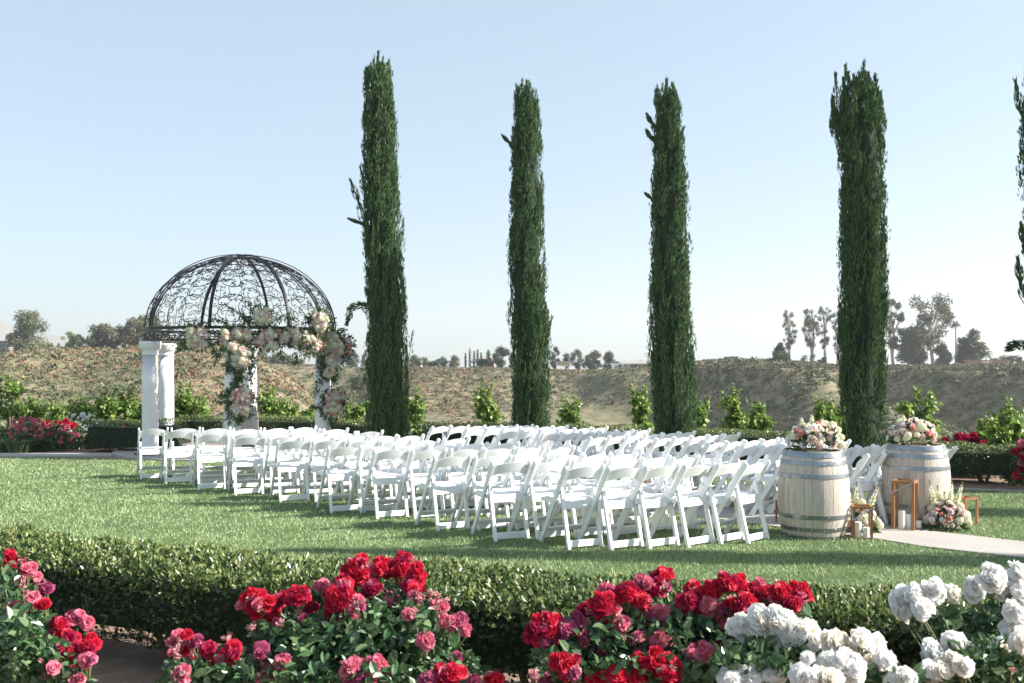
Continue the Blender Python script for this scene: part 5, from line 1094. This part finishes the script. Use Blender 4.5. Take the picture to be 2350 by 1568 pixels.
# ------------------------------------------------------------------ foreground roses
def crop1(x, y): return x*.24986, 1176.2+y*.24986
def crop2(x, y): return 516.4+x*.26856, 1233.5+y*.26856
def crop3(x, y): return 1147.4+x*.26856, 1233.5+y*.26856
def crop4(x, y): return 1663.8+x*.29199, 1233.5+y*.29199
def dfront(v, d0, d1): return d0+(d1-d0)*(v-1280)/280.0
def front_bush(label, cf, base, clusters, blobs, seed, d0, d1, leafm='rleaf', single=0, rb=.0255, name='rose_bush'):
    rng = random.Random(seed); g = np.random.default_rng(seed); bx, by = base; root = empty(name, (bx, by, 0), 0, label, 'rose bush'); o0 = np.array([bx, by, 0.0]); B = MB(); SP = []
    for (x, y, kind, n, sx, sy) in clusters:
        u, v = cf(x, y); d = dfront(v, d0, d1)+rng.uniform(-.1, .1); sx *= .27; sy *= .27; c = P(u, v, d)-o0; n = max(n, int(n*1.7)); sx *= 1.05; sy *= 1.05
        for k in range(n):
            t = math.sqrt((k+.35)/max(n, 1)) if n > 1 else 0; a = k*2.39996+rng.random(); p = P(u+sx*t*math.cos(a), v+sy*t*math.sin(a), d-.05*(1-t))-o0
            kd = kind if rng.random() < .70 else rng.choice({'red':['crim','crim','pink','fade'],'crim':['purp','red','fade'],'pink':['fade','fade','purp'],'purp':['pink','fade'],'fade':['pink','purp'],'white':['cream','white','white'],'cream':['white']}[kind])
            rad = rb*rng.uniform(.8, 1.2)*(1.22 if kind in ('white','cream') else 1)*(.72 if kd == 'fade' else 1)
            bloom(kd, root, p, rad, (math.cos(a)*t*.6+.2, -.75, .55-math.sin(a)*t*.5))
            if rng.random() < .6: SP.append((p, c))
        e = Vector((rng.uniform(-.1,.1)+c[0]*.15, rng.uniform(-.05,.1), 0)); m = Vector((c[0]*.75, c[1]*.7+.05, c[2]*.55)); B.tube([e, m, Vector(c)-Vector((0,-.02,.03))], [.009,.006,.003], 5)
    for p, c in SP: q = Vector(c)-Vector((0,-.02,.09)); B.tube([q, Vector(p)+Vector((0,.01,-.01))], [.003,.002], 4)
    B.obj('branch', M['stem'], root)
    Pt = []
    for (x, y, rx, ry, n, dd) in blobs:
        n = int(n*.72)
        u, v = cf(x, y); d = dfront(v, d0, d1)+dd+.17; R3 = np.array([rx*.27, ry*.27, .22*PX(d)])
        o = rvec(g, n)*(g.random((n, 1))**.42)*1.12; Pt.append(np.array([P(u+R3[0]*q[0], v+R3[1]*q[1], d+.24*q[2]) for q in o])-o0)
    Pt = np.concatenate(Pt); Pt = Pt[Pt[:, 2] > .03]; n = len(Pt)
    D = nrm(rvec(g, n)+np.array([0,-.2,.1])); N = nrm(rvec(g, n)*.9+np.array([.2,-.5,.8])); LL = g.uniform(.026, .062, n)
    if single:
        lm = np_mesh('leaf', leafV*np.array([1,1.1,1]), leafF, M[leafm]); k = np.argsort(Pt[:, 1])[:single*3:3]; keep = np.ones(n, bool); keep[k] = False
        for i in k: inst('leaf', lm, root, Pt[i], Vector(D[i]).to_track_quat('X', 'Z').to_euler(), float(LL[i]*1.1))
        Pt, D, N, LL = Pt[keep], D[keep], N[keep], LL[keep]
    V, Fc = leaves(Pt, D, N, LL, LL*.58, hexa=True, fold=.15, droop=.15); o = inst('foliage', np_mesh('foliage', V, Fc, M[leafm]), root); o['kind'] = 'stuff'
    return root
front_bush('red and pink rose bush at the left foreground corner with one white bloom', crop1, (-2.2, 4.55), [
 (70,430,'red',6,90,70),(230,500,'pink',4,50,50),(20,560,'red',3,40,60),(310,600,'fade',3,50,40),(395,620,'pink',1,0,0),(420,700,'purp',2,20,30),(55,735,'white',2,35,30),(130,880,'pink',3,45,40),(300,760,'pink',3,60,40),(400,840,'red',2,30,20),
 (190,640,'fade',3,60,50),(220,970,'fade',2,20,20),(145,1010,'purp',2,25,25),(540,1020,'red',4,60,40),(620,1150,'red',5,80,70),(700,960,'pink',3,60,50),(790,1010,'pink',2,30,40),(820,1230,'red',5,50,90),(650,1290,'red',4,90,60),(800,1350,'pink',3,60,40),(560,1260,'pink',3,50,50),(640,1420,'red',2,30,30),(500,1420,'pink',1,0,0),(430,1470,'fade',2,20,30),(730,1510,'fade',3,40,40),(470,1100,'fade',3,40,50),(380,1370,'fade',1,0,0),(280,1190,'fade',2,30,20)],
 [(40,900,150,420,900,.0),(150,1300,260,330,1500,-.1),(300,1100,200,260,700,.1),(520,1400,220,200,700,0),(40,600,100,200,350,.1),(250,800,120,150,260,.1),(650,1500,130,120,250,0)], 71, 4.6, 4.0, single=70)
front_bush('big bush of bright red roses in the middle left foreground', crop2, (-1.0, 4.25), [
 (270,560,'red',9,140,120),(400,640,'red',5,60,60),(480,520,'crim',3,50,50),(620,500,'red',7,110,80),(700,580,'crim',4,70,60),(850,430,'pink',4,70,50),(1000,390,'red',5,50,60),(1060,330,'red',4,60,60),(1130,290,'red',8,110,110),(1160,200,'red',3,50,40),(1320,260,'red',7,100,80),(1500,270,'red',7,110,110),(1540,180,'red',5,80,40),(1640,340,'red',6,70,100),(1600,430,'red',3,60,40),(1250,440,'crim',5,90,60),(1000,560,'red',12,140,130),(1120,600,'pink',5,70,80),(910,730,'red',6,80,60),(1200,360,'pink',2,40,30),
 (1400,540,'fade',5,90,60),(1640,510,'fade',4,60,40),(1800,520,'fade',4,90,60),(1860,590,'pink',2,30,20),(1590,650,'fade',3,50,50),(1900,720,'pink',5,90,70),(1990,700,'pink',4,60,50),(2060,800,'pink',2,30,30),(1710,880,'pink',4,50,60),(660,700,'fade',4,40,70),(480,740,'fade',3,60,30),(300,980,'purp',3,40,60),(490,1060,'pink',4,40,60),(370,1150,'purp',3,50,50),(290,1200,'fade',3,40,30),(1060,1130,'pink',5,90,80),(1280,1080,'pink',6,100,60),(1180,1210,'purp',6,120,50),(1360,1190,'purp',2,40,40),(1930,1170,'red',8,120,80),(1960,1050,'fade',3,60,40),(1740,1200,'purp',4,70,50),(2120,1220,'fade',2,40,30),(2300,1220,'red',5,70,50),(60,980,'red',4,40,70),(-60,1030,'red',4,80,60),(-160,960,'crim',3,50,60),(-300,1000,'red',3,60,70),(-400,900,'pink',5,80,60),(-330,820,'red',1,0,0),(-250,880,'purp',2,40,30),(-430,980,'fade',3,50,40),(20,860,'fade',2,30,40),(-370,1160,'fade',3,60,40),(230,760,'fade',2,30,30)],
 [(1150,900,420,300,2200,0),(700,1000,420,260,1800,0),(1650,900,300,330,1500,.05),(1300,620,260,160,700,.05),(1500,480,160,120,260,.08),(500,850,250,160,600,.05),(0,1180,350,120,900,0),(-350,1180,160,120,350,0),(1950,1150,220,160,500,0),(500,1200,500,120,900,-.05),(1250,1200,500,140,1000,-.05)], 72, 4.45, 3.95, single=80)
front_bush('crimson and mauve rose bush in the middle right foreground', crop3, (1.0, 4.1), [
 (370,800,'crim',10,140,130),(420,710,'red',4,80,40),(560,790,'purp',5,90,60),(460,950,'purp',4,70,70),(880,570,'red',9,100,95),(930,690,'red',4,50,60),(740,620,'crim',4,60,60),(690,700,'purp',4,60,60),(1090,470,'red',6,90,60),(1080,560,'purp',5,80,50),(930,450,'purp',3,60,40),(1390,320,'red',5,70,50),(1370,420,'crim',5,80,60),(1240,390,'pink',4,50,50),(1220,530,'red',3,50,50),(1360,650,'pink',6,90,80),(1230,650,'fade',4,60,50),(1620,560,'crim',6,80,80),(1660,440,'red',4,60,50),(1780,470,'red',6,80,60),(1790,590,'pink',6,90,80),(1960,380,'red',7,110,60),(2080,400,'red',6,80,80),(2200,460,'red',6,90,100),(2060,560,'red',9,120,90),(1940,620,'pink',4,60,80),(2290,560,'crim',6,90,80),(2400,480,'red',7,90,70),(2560,470,'red',8,100,80),(2520,560,'crim',4,80,60),(1940,720,'pink',3,40,50),(1940,940,'red',9,100,90),(1050,740,'pink',3,50,40),(1000,650,'pink',2,30,50),(1180,870,'fade',6,110,50),(1370,880,'pink',5,90,60),(1200,950,'purp',3,60,50),(860,980,'purp',4,80,50),(570,1080,'red',8,120,90),(640,1140,'purp',3,60,50),(1300,1060,'red',13,190,100),(1180,1180,'red',7,90,70),(1450,1160,'red',7,100,90),(1350,1190,'purp',4,80,50),(1640,1000,'fade',3,60,50),(1770,980,'pink',4,70,70),(2120,950,'fade',4,70,40),(2150,1110,'purp',3,60,40),(2260,1080,'fade',3,50,40),(300,1170,'fade',3,50,40),(420,1190,'purp',3,50,30),(1020,1180,'red',3,50,40),(830,1210,'red',3,60,30),(700,850,'purp',3,60,50)],
 [(900,900,420,280,1900,.05),(1450,850,420,260,1700,.05),(2000,850,330,250,1300,.05),(1300,1150,600,150,1500,-.05),(600,1100,300,160,700,0),(1650,700,250,120,450,.08),(1100,650,250,100,350,.08),(2300,800,200,220,600,.05),(2100,1150,400,140,800,0),(2500,700,150,120,200,.1)], 73, 4.25, 3.85, single=80)
front_bush('white rose bush in the right foreground, nearest the camera', crop4, (1.55, 3.75), [
 (150,690,'white',6,90,80),(290,660,'white',7,100,80),(440,650,'white',8,110,80),(600,740,'white',7,110,90),(470,800,'white',4,80,50),(690,800,'white',4,50,60),(870,820,'cream',5,90,60),(980,880,'cream',4,70,60),(1080,800,'cream',4,70,40),(1190,850,'cream',4,50,50),(1200,990,'cream',4,60,70),(1280,950,'cream',2,50,30),(900,980,'white',7,120,70),(1030,1020,'white',5,60,80),(390,1060,'white',5,80,70),(200,1100,'white',5,110,50),(660,1090,'white',7,120,60),(830,1110,'cream',5,90,50),(650,940,'white',1,0,0),(1410,1100,'white',6,90,50),(60,1120,'white',3,50,30)],
 [(350,1000,420,200,1300,.05),(950,1080,400,120,900,.05),(1350,1130,200,80,300,.05),(600,880,200,100,300,.1),(0,1000,120,160,300,.05)], 74, 4.0, 3.6, single=40, rb=.0275)
front_bush('taller white rose bush at the right foreground corner', crop4, (2.35, 3.95), [
 (1390,490,'white',5,60,60),(1490,460,'white',6,80,70),(1560,550,'white',4,60,40),(1650,420,'white',6,80,70),(1410,590,'white',3,50,30),(1810,440,'cream',3,50,50),(1970,400,'white',6,60,80),(2120,320,'white',8,110,80),(2220,390,'white',7,100,80),(2320,290,'white',5,60,70),(2340,440,'white',5,50,70),(2290,580,'white',5,60,60),(2280,740,'white',7,80,90),(2340,820,'white',5,50,60),(2210,870,'white',4,70,60),(1640,900,'white',5,60,50),(1810,820,'white',5,70,50),(1900,900,'white',6,90,70),(1800,970,'cream',4,60,50),(1900,1010,'white',3,50,50),(1620,1030,'white',2,30,30),(1720,1050,'cream',3,40,30),(1620,1110,'white',3,50,40),(2260,1040,'fade',1,0,0)],
 [(2000,1000,350,220,1500,.0),(1800,700,250,160,380,.1),(2250,950,180,200,500,0),(2150,620,160,150,300,.08),(1700,1080,200,100,350,0),(1500,1100,150,80,200,0)], 75, 4.3, 3.9, single=40, rb=.0275)
